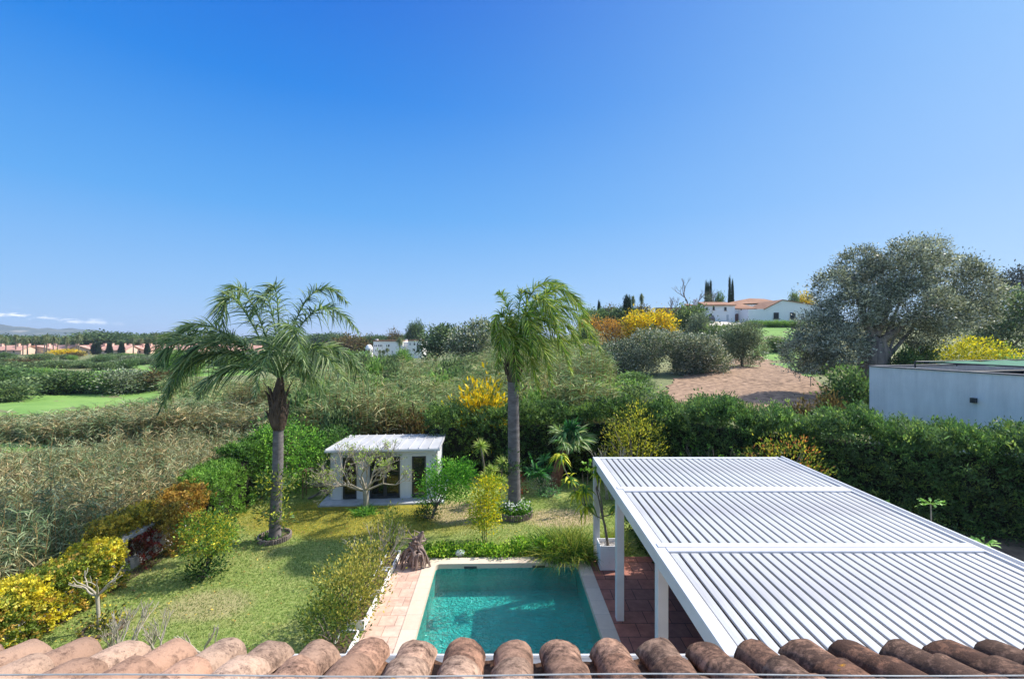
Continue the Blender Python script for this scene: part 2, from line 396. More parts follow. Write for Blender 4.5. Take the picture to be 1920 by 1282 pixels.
# ------------------------------------------------------------------ ground sheets
ys = np.concatenate([[-60, -30, -12], np.arange(-8, 40, 1.0), np.geomspace(40, 9000, 90)[0:]])
ss = np.unique(np.concatenate([np.linspace(-6, -1.5, 10), np.linspace(-1.5, 1.5, 121), np.linspace(1.5, 6, 10)]))
YY, SS = np.meshgrid(ys, ss, indexing='ij'); XX = SS*np.maximum(YY, 20.)
ZZ = terr(XX, YY)
inside = (XX > -11.7) & (XX < 25.) & (YY > -12) & (YY < 23.5)
ZZ = np.where(inside, -3.2, ZZ)
ny, nx = YY.shape; idx = np.arange(ny*nx).reshape(ny, nx)
gm = MB(); gm.add(np.stack([XX, YY, ZZ], -1).reshape(-1, 3), np.stack([idx[:-1, :-1], idx[:-1, 1:], idx[1:, 1:], idx[1:, :-1]], -1).reshape(-1, 4), (1, 1, 1), True)
m_ground, nt2, b2 = newmat('rough_ground')
n1 = noise(nt2, .06, 8, .6); n2 = noise(nt2, 1.3, 8, .7)
ca = ramp(nt2, n1.outputs['Fac'], [(.3, srgb(96, 104, 62)), (.5, srgb(110, 122, 70)), (.7, srgb(142, 130, 92))])
cb = ramp(nt2, n2.outputs['Fac'], [(.3, srgb(60, 66, 38)), (.65, srgb(150, 146, 100))])
nt2.links.new(mix(nt2, ca.outputs[0], cb.outputs[0], .5), b2.inputs['Base Color']); b2.inputs['Roughness'].default_value = .95; bump(nt2, b2, n2.outputs['Fac'], .8, .2)
struct('ground', gm, m_ground)
sea = MB(); sea.add([(-16000, 1200, -12), (16000, 1200, -12), (16000, 17000, -12), (-16000, 17000, -12)], [(0, 1, 2, 3)])
m_sea = M('sea_water', srgb(52, 96, 140), srgb(60, 104, 150), .01, .35, 0); struct('sea', sea, m_sea)

# lawn with a cut-out for the pool
m_lawn, nt3, b3 = newmat('lawn_turf')
na = noise(nt3, .55, 6, .6, dist=.6); nb = noise(nt3, 9, 8, .75); nc = noise(nt3, 60, 4, .7); nd_ = noise(nt3, .25, 5, .6)
base = ramp(nt3, nb.outputs['Fac'], [(.36, srgb(92, 114, 50)), (.5, srgb(136, 152, 80)), (.64, srgb(172, 176, 108))])
dry = ramp(nt3, nc.outputs['Fac'], [(.3, srgb(160, 146, 92)), (.7, srgb(204, 188, 136))])
fd = ramp(nt3, na.outputs['Fac'], [(.50, (0, 0, 0)), (.75, (.6, .6, .6))])
c_ = mix(nt3, base.outputs[0], dry.outputs[0], fd.outputs[0])
# mossy yellow band in front of the garden room, worn earth by its corner
geo = nt3.nodes.new('ShaderNodeNewGeometry'); sp = nt3.nodes.new('ShaderNodeSeparateXYZ'); nt3.links.new(geo.outputs['Position'], sp.inputs[0])
def blot(nt, sp, x, y, rx, ry, nz, soft=.8):
    def q(o, c, r):
        a = nt.nodes.new('ShaderNodeMath'); a.operation = 'SUBTRACT'; nt.links.new(o, a.inputs[0]); a.inputs[1].default_value = c
        b = nt.nodes.new('ShaderNodeMath'); b.operation = 'DIVIDE'; nt.links.new(a.outputs[0], b.inputs[0]); b.inputs[1].default_value = r
        c_ = nt.nodes.new('ShaderNodeMath'); c_.operation = 'MULTIPLY'; nt.links.new(b.outputs[0], c_.inputs[0]); nt.links.new(b.outputs[0], c_.inputs[1]); return c_.outputs[0]
    s = nt.nodes.new('ShaderNodeMath'); s.operation = 'ADD'; nt.links.new(q(sp.outputs[0], x, rx), s.inputs[0]); nt.links.new(q(sp.outputs[1], y, ry), s.inputs[1])
    t = nt.nodes.new('ShaderNodeMath'); t.operation = 'MULTIPLY_ADD'; nt.links.new(nz, t.inputs[0]); t.inputs[1].default_value = 2.2; nt.links.new(s.outputs[0], t.inputs[2])
    return ramp(nt, t.outputs[0], [(0, (1, 1, 1)), (.999, (0, 0, 0))]) if False else _sub(nt, t.outputs[0])
def _sub(nt, o):
    m = nt.nodes.new('ShaderNodeMapRange'); m.inputs['From Min'].default_value = 1.7; m.inputs['From Max'].default_value = 2.6; m.inputs['To Min'].default_value = 1; m.inputs['To Max'].default_value = 0
    nt.links.new(o, m.inputs['Value']); return m.outputs[0]
ye = ramp(nt3, nb.outputs['Fac'], [(.3, srgb(126, 118, 34)), (.7, srgb(176, 162, 70))])
c_ = mix(nt3, c_, ye.outputs[0], blot(nt3, sp, -6., 18.2, 5.5, 1.7, na.outputs['Fac']))
ear = ramp(nt3, nc.outputs['Fac'], [(.3, srgb(150, 128, 92)), (.7, srgb(212, 190, 152))])
c_ = mix(nt3, c_, ear.outputs[0], blot(nt3, sp, -2.3, 18.8, 1.1, 1.2, nb.outputs['Fac']))
c_ = mix(nt3, c_, ear.outputs[0], blot(nt3, sp, 1.9, 18.2, 1.4, .9, nb.outputs['Fac']))
c_ = mix(nt3, c_, ear.outputs[0], mix(nt3, (0, 0, 0), blot(nt3, sp, -8.2, 12.3, 1.1, .7, nb.outputs['Fac']), nc.outputs['Fac']))
nt3.links.new(c_, b3.inputs['Base Color']); b3.inputs['Roughness'].default_value = .95; b3.inputs['Specular IOR Level'].default_value = .1; bump(nt3, b3, nc.outputs['Fac'], .7, .05)
lw = MB()
HX0, HX1, HY0, HY1 = -2.45, 2.50, 6.2, 14.62
gx = np.unique(np.concatenate([np.arange(-12.2, 26, 1.0), [HX0, HX1, 26]])); gy = np.unique(np.concatenate([np.arange(-12., 25, 1.), [HY0, HY1, 25]]))
for i in range(len(gx)-1):
    for j in range(len(gy)-1):
        cx, cy = (gx[i]+gx[i+1])/2, (gy[j]+gy[j+1])/2
        if HX0 < cx < HX1 and HY0 < cy < HY1: continue
        lw.add([(gx[i], gy[j], 0), (gx[i+1], gy[j], 0), (gx[i+1], gy[j+1], 0), (gx[i], gy[j+1], 0)], [(0, 1, 2, 3)])
struct('lawn', lw, m_lawn)
# grass blades on the lawn
gp = pal((100, 124, 56), (122, 140, 70), (146, 152, 90), (84, 108, 46), (160, 154, 106))
N = 150000
x = rng.uniform(-11.9, 6.5, N); y = rng.uniform(9.3, 20.5, N)
keep = ~((x > -4.1) & (x < 4.9) & (y < 15.1)) & ~((x > 4.2) & (y < 15)) & ~((x > -8.6) & (x < -3) & (y > 19.2)) & (x > -.95*y-1)
x, y = x[keep], y[keep]; n = len(x)
d = nrm(np.c_[rng.normal(size=(n, 2))*.6, np.ones(n)]); mb = MB()
pat = (np.sin(x*1.1+np.sin(y*.9)*2)*np.cos(y*1.3+x*.4)+rng.normal(size=n)*.6)
ci = ((pat+2)/4*5).astype(int).clip(0, 4)
mb.leaves(np.c_[x, y, np.zeros(n)], d, nrm(np.cross(d, unit(n))), rng.uniform(.03, .065, n), .016, gp[ci]*rng.normal(1, .15, (n, 1)), .4)
tag(mb.build('grass', m_leaf), 'short mown grass blades covering the garden lawn', 'grass', kind='stuff')
N = 2600; x = rng.uniform(-11.5, 5, N); y = rng.uniform(9.5, 19.8, N); k = ~((x > -4.1) & (y < 15.1)) & ~((x > -8.6) & (x < -3) & (y > 19)); x, y = x[k], y[k]; n = len(x)
k2 = rng.random(n) < np.exp(-((x+10.5)**2)/3)+np.exp(-((x+.9)**2+(y-16)**2)/3)+np.exp(-((x+6)**2+(y-18.6)**2)/6)+.18; x, y = x[k2], y[k2]; n = len(x)
d = unit(n)*np.array([1, 1, .25]); mb = MB(); mb.leaves(np.c_[x, y, rng.uniform(.045, .065, n)], nrm(d), nrm(np.cross(d, np.array([0, 0, 1.])+unit(n)*.3)), rng.uniform(.05, .085, n), .04, pal((186, 150, 70), (150, 110, 62), (206, 180, 80), (120, 92, 60))[rng.integers(0, 4, n)])
tag(mb.build('fallen_leaves', m_leaf), 'scattered yellow and brown fallen leaves on the lawn', 'leaves', kind='stuff')

def sheet(name, rows, m, lift=.06, nx=24, sub=6, wob=6):
    """ground patch that follows the terrain; rows = (py, px_left, px_right) measured from the eye"""
    r = np.random.default_rng(5); R = []
    for a, b in zip(rows[:-1], rows[1:]):
        for k in range(sub):
            t = k/sub; R.append([a[i]*(1-t)+b[i]*t for i in range(3)])
    R.append(list(rows[-1])); mbb = MB(); V = []
    for py, a, b in R:
        a += r.normal()*wob; b += r.normal()*wob
        for t in np.linspace(0, 1, nx):
            q = T(a+(b-a)*t, py); V.append((q[0], q[1], q[2]+lift))
    n = len(R); i = np.arange(n*nx).reshape(n, nx)
    mbb.add(V, np.stack([i[:-1, :-1], i[:-1, 1:], i[1:, 1:], i[1:, :-1]], -1).reshape(-1, 4), (1, 1, 1), True)
    return struct(name, mbb, m)
m_meadow = M('meadow_grass', srgb(92, 130, 58), srgb(132, 162, 82), .12, .95, .8, 1.5, detail=9)
m_dirt = M('raked_earth', srgb(100, 78, 60), srgb(176, 144, 116), 1.9, .95, 1, 5, detail=10, w=.14)
m_drive = M('pale_track', srgb(190, 176, 160), srgb(214, 204, 190), .8, .9, .2)
sheet('near_meadow', [(713, -60, 330), (730, -60, 330), (745, -60, 320), (792, -60, 300)], m_meadow)
sheet('far_meadow', [(682, 200, 470), (690, 175, 480), (700, 165, 480), (706, 210, 480)], m_meadow)
sheet('clearing', [(826, -60, 110), (836, -60, 115), (850, -60, 40)], m_meadow)
sheet('dirt_field', [(668, 1392, 1425), (684, 1350, 1455), (700, 1290, 1500), (716, 1262, 1540), (740, 1228, 1570), (772, 1228, 1600)], m_dirt, .08, 30, 8)
sheet('grass_slope', [(609, 1395, 1500), (630, 1400, 1490), (660, 1415, 1520), (690, 1440, 1530), (706, 1480, 1540)], m_meadow, .05)
sheet('farm_track', [(604, 1300, 1400), (610, 1325, 1392), (616, 1340, 1375)], m_drive, .07, 12, 3, 2)
# hills on the horizon
hm = MB(); hx = np.linspace(-3400, -900, 120); V = []
rh = np.random.default_rng(3)
prof = lambda x: np.interp(x, [-3400, -2812, -2520, -2227, -1963, -1800], [90, 85, 75, 48, 15, -13])
for j, (dy, f) in enumerate(((0, 0), (120, .3), (260, .62), (420, .9), (560, 1.0), (900, .8), (1500, 0))):
    for xx in hx:
        V.append((xx*(1+dy/2500*.9), 2400+dy, -12.5+(prof(xx)+12.5)*f*(1+.10*math.sin(xx*.012+j)+.05*math.sin(xx*.05+j*2))))
i = np.arange(7*120).reshape(7, 120); hm.add(V, np.stack([i[:-1, :-1], i[:-1, 1:], i[1:, 1:], i[1:, :-1]], -1).reshape(-1, 4), (1, 1, 1), True)
m_hill, nh, bh = newmat('scrub_hill'); n1 = noise(nh, .006, 9, .65, (1, 1, 3)); r1 = ramp(nh, n1.outputs['Fac'], [(.35, srgb(52, 66, 50)), (.55, srgb(74, 82, 62)), (.66, srgb(150, 140, 118))]); nh.links.new(r1.outputs[0], bh.inputs['Base Color']); bh.inputs['Roughness'].default_value = 1
struct('hills', hm, m_hill)
# ------------------------------------------------------------------ the house we look out from
m_plaster = M('white_plaster', (.74, .74, .73), (.84, .84, .83), 2, .85, .15, 60, w=.35)
house = thing('house', 'white house with a lichen stained terracotta tiled eave and a white terrace ledge', 'house', (0, 0, 0))
b_ = MB(); b_.box(-9, 9, -8, 2.05, 0, 5.28).box(-9, 9, -8, 1.0, 5.28, 5.6); b_.build('wall', m_plaster, house)
b_ = MB(); b_.bbox(-9, 9, 1.45, 1.80, 5.2, 5.861, .012); b_.build('terrace_ledge', m_plaster, house)
m_tile, ntt, bt = newmat('roof_tile_clay')
ta = ntt.nodes.new('ShaderNodeAttribute'); ta.attribute_name = 'Col'
n1 = noise(ntt, 5, 9, .7); n2 = noise(ntt, 26, 6, .75); n3 = noise(ntt, 70, 4, .6); n4 = noise(ntt, 3.1, 3, .5)
ge = ntt.nodes.new('ShaderNodeNewGeometry'); sp2 = ntt.nodes.new('ShaderNodeSeparateXYZ'); ntt.links.new(ge.outputs['Position'], sp2.inputs[0])
def nm(nt, op, a, b, clamp=False):
    n = nt.nodes.new('ShaderNodeMath'); n.operation = op; n.use_clamp = clamp
    for i, v in enumerate((a, b)):
        if hasattr(v, 'links'): nt.links.new(v, n.inputs[i])
        else: n.inputs[i].default_value = v
    return n.outputs[0]
# lichen and soot gather on the eastern tiles, and on the crowns a hand's breadth behind each lip
ex = nm(ntt, 'MULTIPLY', nm(ntt, 'ADD', sp2.outputs[0], 2.2), .125, True)
f1 = nm(ntt, 'ADD', nm(ntt, 'MULTIPLY', n1.outputs['Fac'], .55), nm(ntt, 'MULTIPLY', n2.outputs['Fac'], .55))
f2 = nm(ntt, 'ADD', f1, nm(ntt, 'MULTIPLY', ex, .36))
stain = nm(ntt, 'MULTIPLY', nm(ntt, 'SUBTRACT', f2, .56), 5.5, True)
cc = mix(ntt, ta.outputs['Color'], mix(ntt, srgb(88, 66, 56), srgb(46, 38, 36), n2.outputs['Fac']), nm(ntt, 'MULTIPLY', stain, .88))
spk = nm(ntt, 'MULTIPLY', nm(ntt, 'SUBTRACT', n3.outputs['Fac'], .66), 9, True)
cc = mix(ntt, cc, srgb(206, 190, 176), nm(ntt, 'MULTIPLY', spk, .6))
dk_ = nm(ntt, 'MULTIPLY', nm(ntt, 'SUBTRACT', nm(ntt, 'ADD', nm(ntt, 'MULTIPLY', n3.outputs['Fac'], .6), nm(ntt, 'MULTIPLY', n1.outputs['Fac'], .5)), .62), 14, True)
cc = mix(ntt, cc, srgb(74, 52, 46), nm(ntt, 'MULTIPLY', dk_, .75))
yl = nm(ntt, 'MULTIPLY', nm(ntt, 'SUBTRACT', nm(ntt, 'ADD', n4.outputs['Fac'], nm(ntt, 'MULTIPLY', n2.outputs['Fac'], .25)), .84), 30, True)
cc = mix(ntt, cc, srgb(226, 160, 30), yl)
ntt.links.new(cc, bt.inputs['Base Color']); bt.inputs['Roughness'].default_value = .92; bt.inputs['Specular IOR Level'].default_value = .15
nbm = noise(ntt, 95, 6, .8); bump(ntt, bt, nm(ntt, 'ADD', nm(ntt, 'MULTIPLY', n2.outputs['Fac'], 1.5), nbm.outputs['Fac']), .8, .012)
tl = MB(); SL = .30; rt = random.Random(11)
def halftube(mb, x, y0, y1, z0, r0, r1, c, th=.014, up=1, yaw=0, n=14):
    """curved roof tile: y0 = downhill lip, arch up (+1) or trough (-1)"""
    rows = 5; V = []; m = n+1
    for ly in (0, 1):
        for k in range(rows):
            t = k/(rows-1); r = r0*(1-t)+r1*t-(th if ly else 0); y = y0+(y1-y0)*t; z = z0+(y0-y)*SL
            for a in range(m):
                an = PI*(a/n)*.94+PI*.03
                V.append((x+yaw*(y0-y)+math.cos(an)*r*1.02, y+(.012*math.sin(an*2+x*9) if k == 0 else 0), z+up*math.sin(an)*r*.92+(0 if up > 0 else 0)))
    i = np.arange(2*rows*m).reshape(2, rows, m); F = []
    for ly in (0, 1): F.append(np.stack([i[ly, :-1, :-1], i[ly, 1:, :-1], i[ly, 1:, 1:], i[ly, :-1, 1:]], -1).reshape(-1, 4))
    for k in (0, rows-1): F.append(np.stack([i[0, k, :-1], i[0, k, 1:], i[1, k, 1:], i[1, k, :-1]], -1))
    for a in (0, n): F.append(np.stack([i[0, :-1, a], i[0, 1:, a], i[1, 1:, a], i[1, :-1, a]], -1))
    V = np.array(V)+rng.normal(size=(len(V), 3))*.0011
    mb.add(V, np.concatenate(F[:2]), c, True); base = mb.n-len(V)
    mb.f.append(np.concatenate(F[2:])+base); mb.c.append(np.tile(np.asarray(c, float), (sum(len(f) for f in F[2:]), 1))); mb.m.append(np.zeros(sum(len(f) for f in F[2:]), bool))
pt = 0.2475; EY = 2.36; ZE = HC-1.655
for k in range(-26, 27):
    x = k*pt+.004
    w_ = min(1, max(0, (1.6-x)/3.2))
    def tc_():
        a = np.array(srgb(206, 174, 150)); b = np.array(srgb(178, 122, 92)); t = rt.random()*.5+(1-w_)*.35
        return (a*(1-t)+b*t)*rt.uniform(.72, 1.12)
    for q in range(3):
        y0 = EY-.245*q+rt.uniform(-.012, .012); rr = .103+rt.uniform(-.004, .004)
        halftube(tl, x+rt.uniform(-.006, .006), y0, max(y0-.42, 1.79), ZE+.245*q*SL+.014*q, rr, rr-.020, tc_(), yaw=rt.uniform(-.02, .02))
    for q in range(3):
        y0 = EY+.012-.245*q; halftube(tl, x+pt/2, y0, max(y0-.42, 1.79), ZE+.035+.245*q*SL, .088, .100, np.array(srgb(150, 112, 88))*rt.uniform(.7, 1.1), up=-1)
tl.build('tiled_roof', m_tile, house)
b_ = MB(); b_.box(-9, 9, 1.93, 2.22, 5.28, 5.50); b_.build('eave_bed', M('mortar', (.3, .26, .22), (.5, .45, .4), 8, .95, .6), house)
gt = MB(); n = 12; V = []
for xx in np.arange(-9, 9.01, .5):
    for a in np.linspace(PI, 2*PI, n): V.append((xx, 2.44+math.cos(a)*.065, 5.448+math.sin(a)*.065))
    for a in np.linspace(2*PI, PI, n): V.append((xx, 2.44+math.cos(a)*.058, 5.448+math.sin(a)*.058))
m_ = 37; i = np.arange(m_*24).reshape(m_, 24); j = np.roll(i, -1, 1)
gt.add(V, np.stack([i[:-1], i[1:], j[1:], j[:-1]], -1).reshape(-1, 4), (1, 1, 1), True)
gt.tube([(-9, 2.505, 5.451), (9, 2.505, 5.451)], .010, 8)
for xx in np.arange(-8.6, 9, 1.1): gt.box(xx, xx+.02, 2.40, 2.52, 5.455, 5.461)
gt.build('gutter', m_white, house)
b_ = MB(); X_ = np.linspace(-9, 9, 160); b_.tube(np.c_[X_, 1.812+.004*np.sin(X_*2.1), 5.858+.003*np.sin(X_*3.3)], .003, 5); b_.build('lightning_cable', M('cable_metal', (.25, .26, .25), (.42, .42, .4), 9, .5, 0), house)

# ------------------------------------------------------------------ pool
a0 = math.radians(1.5); cr, sr = math.cos(a0), math.sin(a0)
RZ = np.array([[cr, -sr, 0], [sr, cr, 0], [0, 0, 1.]])
PC = np.array([-.17, 14.45, 0])      # middle of the far inner edge
def pl(x, y, z): return RZ @ np.array([x, y, z])+PC
PW, PL_ = 2.235, 8.1
def rrect(w, y0, y1, r, n=6):
    o = []
    for cx, cy, s in ((w-r, y1-r, 0), (-w+r, y1-r, 1), (-w+r, y0+r, 2), (w-r, y0+r, 3)):
        for k in range(n+1):
            a = s*PI/2+k/n*PI/2; o.append((cx+math.cos(a)*r, cy+math.sin(a)*r))
    return o
pool = thing('swimming_pool', 'rectangular swimming pool with cream stone coping and green blue water', 'pool', (0, 0, 0))
m_cope, nc_, bc_ = newmat('cream_coping'); br = nc_.nodes.new('ShaderNodeTexBrick'); tcx = nc_.nodes.new('ShaderNodeTexCoord'); nc_.links.new(tcx.outputs['Object'], br.inputs['Vector'])
br.offset = 0; br.inputs['Scale'].default_value = 1; br.inputs['Brick Width'].default_value = 50; br.inputs['Row Height'].default_value = .62; br.inputs['Mortar Size'].default_value = .006
br.inputs['Color1'].default_value = (*srgb(212, 194, 172), 1); br.inputs['Color2'].default_value = (*srgb(202, 182, 160), 1); br.inputs['Mortar'].default_value = (*srgb(180, 166, 150), 1)
ncn = noise(nc_, 7, 8, .7); nc_.links.new(mix(nc_, br.outputs[0], ramp(nc_, ncn.outputs['Fac'], [(.3, (.90, .88, .86)), (.6, (1, 1, 1))]).outputs[0], .8, 'MULTIPLY'), bc_.inputs['Base Color']); bc_.inputs['Roughness'].default_value = .8
inn = rrect(PW, -PL_, 0, .16); outr = rrect(PW+.40, -PL_-.40, .40, .05)
cp = MB(); n = len(inn); zt, zb = .05, -.10
V = [pl(*q, zt) for q in inn]+[pl(*q, zt) for q in outr]+[pl(*q, zb) for q in inn]+[pl(*q, zb) for q in outr]
F = []
for k in range(n):
    j = (k+1) % n; F += [(k, n+k, n+j, j), (k, j, 2*n+j, 2*n+k), (n+k, 3*n+k, 3*n+j, n+j)]
cp.add(V, F); cp.build('coping', m_cope, pool)
m_basin, nba, bba = newmat('pool_plaster'); q1 = noise(nba, 1.2, 5, .6); nba.links.new(ramp(nba, q1.outputs['Fac'], [(.3, srgb(176, 220, 206)), (.7, srgb(204, 236, 224))]).outputs[0], bba.inputs['Base Color']); bba.inputs['Roughness'].default_value = .8
q2 = noise(nba, 5.5, 3, .5, dist=2.2); bump(nba, bba, q2.outputs['Fac'], 1., .16)
bs = MB(); inb = rrect(PW+.004, -PL_-.004, .004, .16); D0 = -.82
V = [pl(*q, -.1) for q in inb]+[pl(*q, D0) for q in inb]
bs.add(V, [(k, (k+1) % n, n+(k+1) % n, n+k) for k in range(n)]); bs.add([pl(*q, D0) for q in inb], [tuple(range(n))])
bs.build('basin', m_basin, pool)
b_ = MB()
for sx_ in (-1.15, 1.02):
    q0 = pl(sx_-.2, -.012, 0); b_.box(sx_-.2, sx_+.2, -.018, .001, -.10, -.035, M=(RZ, PC))
    b_.build('skimmer', m_dark, pool); b_ = MB()
b_ = MB(); b_.tube([pl(.75, -5.9, D0+.006), pl(.75, -5.9, D0+.03)], [.12, .10], 16); b_.build('drain', m_white, pool)
# water sheet
m_wat, nw, bw = newmat('pool_water'); nw.nodes.remove(bw)
tb = nw.nodes.new('ShaderNodeBsdfTransparent'); tb.inputs[0].default_value = (.30, .88, .86, 1)
gl = nw.nodes.new('ShaderNodeBsdfGlossy'); gl.inputs['Roughness'].default_value = .06; lwt = nw.nodes.new('ShaderNodeFresnel'); lwt.inputs['IOR'].default_value = 1.33
wn = noise(nw, 4.6, 6, .62, (1, 1.9, 1), dist=.9); bp = nw.nodes.new('ShaderNodeBump'); bp.inputs['Strength'].default_value = .8; bp.inputs['Distance'].default_value = .10
nw.links.new(wn.outputs['Fac'], bp.inputs['Height']); nw.links.new(bp.outputs[0], gl.inputs['Normal']); nw.links.new(bp.outputs[0], lwt.inputs['Normal'])
ms = nw.nodes.new('ShaderNodeMixShader'); nw.links.new(lwt.outputs[0], ms.inputs[0]); nw.links.new(tb.outputs[0], ms.inputs[1]); nw.links.new(gl.outputs[0], ms.inputs[2]); nw.links.new(ms.outputs[0], nw.nodes['Material Output'].inputs[0])
wt = MB(); wt.add([pl(*q, -.105) for q in inb], [tuple(range(n))]); o = struct('water', wt, m_wat)

# terracotta terrace: slabs with joints, a sheet on each side of the pool
def paving(name, c1, c2, cm, bwid, brow, off=.5, freq=2):
    m, nt, b = newmat(name); br = nt.nodes.new('ShaderNodeTexBrick'); tc = nt.nodes.new('ShaderNodeTexCoord'); nt.links.new(tc.outputs['Object'], br.inputs['Vector'])
    br.offset = off; br.offset_frequency = freq; br.inputs['Scale'].default_value = 1; br.inputs['Brick Width'].default_value = bwid; br.inputs['Row Height'].default_value = brow
    br.inputs['Mortar Size'].default_value = .010; br.inputs['Mortar Smooth'].default_value = .2; br.inputs['Bias'].default_value = 0
    br.inputs['Color1'].default_value = (*c1, 1); br.inputs['Color2'].default_value = (*c2, 1); br.inputs['Mortar'].default_value = (*cm, 1)
    n = noise(nt, 3.5, 8, .7); c = mix(nt, br.outputs[0], ramp(nt, n.outputs['Fac'], [(.25, (.55, .50, .48)), (.7, (1.15, 1.1, 1.05))]).outputs[0], 1., 'MULTIPLY')
    nt.links.new(c, b.inputs['Base Color']); b.inputs['Roughness'].default_value = .75; bump(nt, b, br.outputs['Fac'], -.5, .01); return m
m_pav = paving('terracotta_slabs', srgb(222, 192, 174), srgb(208, 172, 152), srgb(166, 140, 124), .42, .42)
m_pav2 = paving('dark_terracotta_slabs', srgb(176, 112, 92), srgb(150, 104, 92), srgb(70, 50, 44), .62, .52)
t1 = MB(); t1.box(-3.62, -2.5, 2.05, 14.95, -.2, .03); struct('pool_terrace', t1, m_pav)
t1 = MB(); t1.box(2.37, 5.2, 2.05, 14.93, -.2, .028); struct('pergola_terrace', t1, m_pav2)
t1 = MB(); t1.box(-2.495, 2.365, 2.05, 6.1, -.2, .03); struct('house_terrace', t1, m_pav)

# ------------------------------------------------------------------ pergola
per = thing('pergola', 'white pergola with a louvered roof on square posts beside the pool', 'pergola', (2.72, 14.8, 0))
PX0, PX1, PYF, PYN, PT = 2.64, 8.84, 14.9, 5.0, 3.3
off = np.array([2.72, 14.8, 0])
def pb(name, bxs, m=m_white, b=.006):
    q = MB()
    for bx in bxs: q.bbox(bx[0]-off[0], bx[1]-off[0], bx[2]-off[1], bx[3]-off[1], bx[4], bx[5], b)
    return q.build(name, m, per)
yb = [PYF, 11.72, 8.46, PYN]
for y in (14.80, 11.62, 8.36, 5.1):
    for x in (PX0+.012, PX1-.20): pb('post', [(x, x+.19, y-.095, y+.095, .03, PT-.262)])
pb('side_beam', [(PX0, PX0+.21, PYN, PYF, PT-.26, PT)])
pb('side_beam', [(PX1-.21, PX1-.15, PYN+.003, PYF-.003, PT-.26, PT+.012), (PX1-.145, PX1-.06, PYN+.003, PYF-.003, PT-.26, PT-.04), (PX1-.055, PX1, PYN+.003, PYF-.003, PT-.26, PT+.035)])
pb('end_beam', [(PX0+.213, PX1-.213, PYF-.16, PYF-.002, PT-.26, PT-.002)])
pb('end_beam', [(PX0+.213, PX1-.213, PYN+.002, PYN+.16, PT-.26, PT-.002)])
for y in yb[1:3]:
    pb('crossbeam', [(PX0+.08, PX1-.213, y+.008, y+.16, PT-.25, PT+.018), (PX0+.213, PX1-.213, y-.16, y-.008, PT-.25, PT+.014)])
    pb('joint_strip', [(PX0+.213, PX1-.213, y-.006, y+.006, PT-.2, PT-.004)], M('rust_stained_seal', (.45, .3, .24), (.62, .5, .45), 3, .8, 0), .001)
NL = 31; pitch = (PX1-.22-PX0-.225)/NL
lv = MB(); ww = pitch-.044
# one louver: shallow crowned blade with a folded lip
def louver(L):
    q = MB(); prof = [(0, -.018), (0, .004), (.006, .012), (ww*.5, .016), (ww-.006, .012), (ww, .004), (ww, -.05), (ww-.012, -.05), (ww-.012, -.018)]
    n = len(prof); V = [(x, -L/2, z) for x, z in prof]+[(x, L/2, z) for x, z in prof]
    q.add(V, [(k, (k+1) % n, n+(k+1) % n, n+k) for k in range(n)]); q.add(V[:n], [tuple(range(n-1, -1, -1))]); q.add(V[n:], [tuple(range(n))]); return q
for a, b in ((yb[0]-.165, yb[1]+.165), (yb[1]-.165, yb[2]+.165), (yb[2]-.165, yb[3]+.165)):
    L = a-b; first = louver(L).build('louver', m_louver, per); md = (a+b)/2
    for k in range(NL):
        o = first if k == 0 else first.copy()
        if k: COL.objects.link(o); o.parent = per
        o.location = (PX0+.228+k*pitch+.012-off[0], md-off[1], PT-.035+rng.normal()*.001); o.rotation_euler = (0, rng.normal()*.006, 0)
# dark sheet across each bay, seen through the slots
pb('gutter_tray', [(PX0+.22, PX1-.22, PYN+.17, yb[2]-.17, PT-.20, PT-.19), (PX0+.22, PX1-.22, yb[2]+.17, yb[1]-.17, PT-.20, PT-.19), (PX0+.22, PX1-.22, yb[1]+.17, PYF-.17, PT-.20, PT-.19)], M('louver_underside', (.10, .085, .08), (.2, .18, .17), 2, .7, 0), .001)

# white planter with the drooping-leaved tree
pa = thing('planter', 'tall square white planter box filled with pebbles beside the first pergola post', 'planter', (3.08, 14.33, .03))
q = MB()
w2 = .36
q.bbox(-w2, w2, -w2*.8, -w2*.8+.03, 0, .74, .004).bbox(-w2, w2, w2*.8-.03, w2*.8, 0, .74, .004).bbox(-w2, -w2+.03, -w2*.8+.031, w2*.8-.031, 0, .74, .004).bbox(w2-.03, w2, -w2*.8+.031, w2*.8-.031, 0, .74, .004).box(-w2+.031, w2-.031, -w2*.8+.031, w2*.8-.031, .02, .60)
q.build('box', m_plaster, pa)
q = MB(); r = np.random.default_rng(4); m = 500
pp = np.c_[r.uniform(-.32, .32, m), r.uniform(-.25, .25, m), r.uniform(.60, .66, m)]
for k in range(m):
    s = r.uniform(.012, .024); o6 = np.array([(1, 0, 0), (-1, 0, 0), (0, 1, 0), (0, -1, 0), (0, 0, .7), (0, 0, -.7)])*s
    q.add(pp[k]+o6, [(0, 2, 4), (2, 1, 4), (1, 3, 4), (3, 0, 4), (2, 0, 5), (1, 2, 5), (3, 1, 5), (0, 3, 5)], np.array([1, 1, 1])*r.uniform(.5, 1.1))
q.build('pebbles', M('pebble', (.5, .45, .4), (.75, .72, .68), 9, .8, 0, usecol=True), pa)
ft = thing('potted_tree', 'slim dark stemmed tree with drooping yellow green leaves growing from the white planter', 'tree', (3.12, 14.33, .68))
tq = MB(); lq = MB(); r = np.random.default_rng(9); of = np.array([3.12, 14.33, .68])
def pp_(px, py, Z=14.3): return P(px, py, Z)-of
main = [pp_(1140, 1024), pp_(1134, 985), pp_(1129, 965), pp_(1124, 940), pp_(1118, 915)]
tq.tube(main, [.045, .038, .03, .026, .02], 7); tq.tube([pp_(1137, 1010), pp_(1131, 970), pp_(1128, 940), pp_(1122, 918)], [.03, .024, .02, .012], 6)
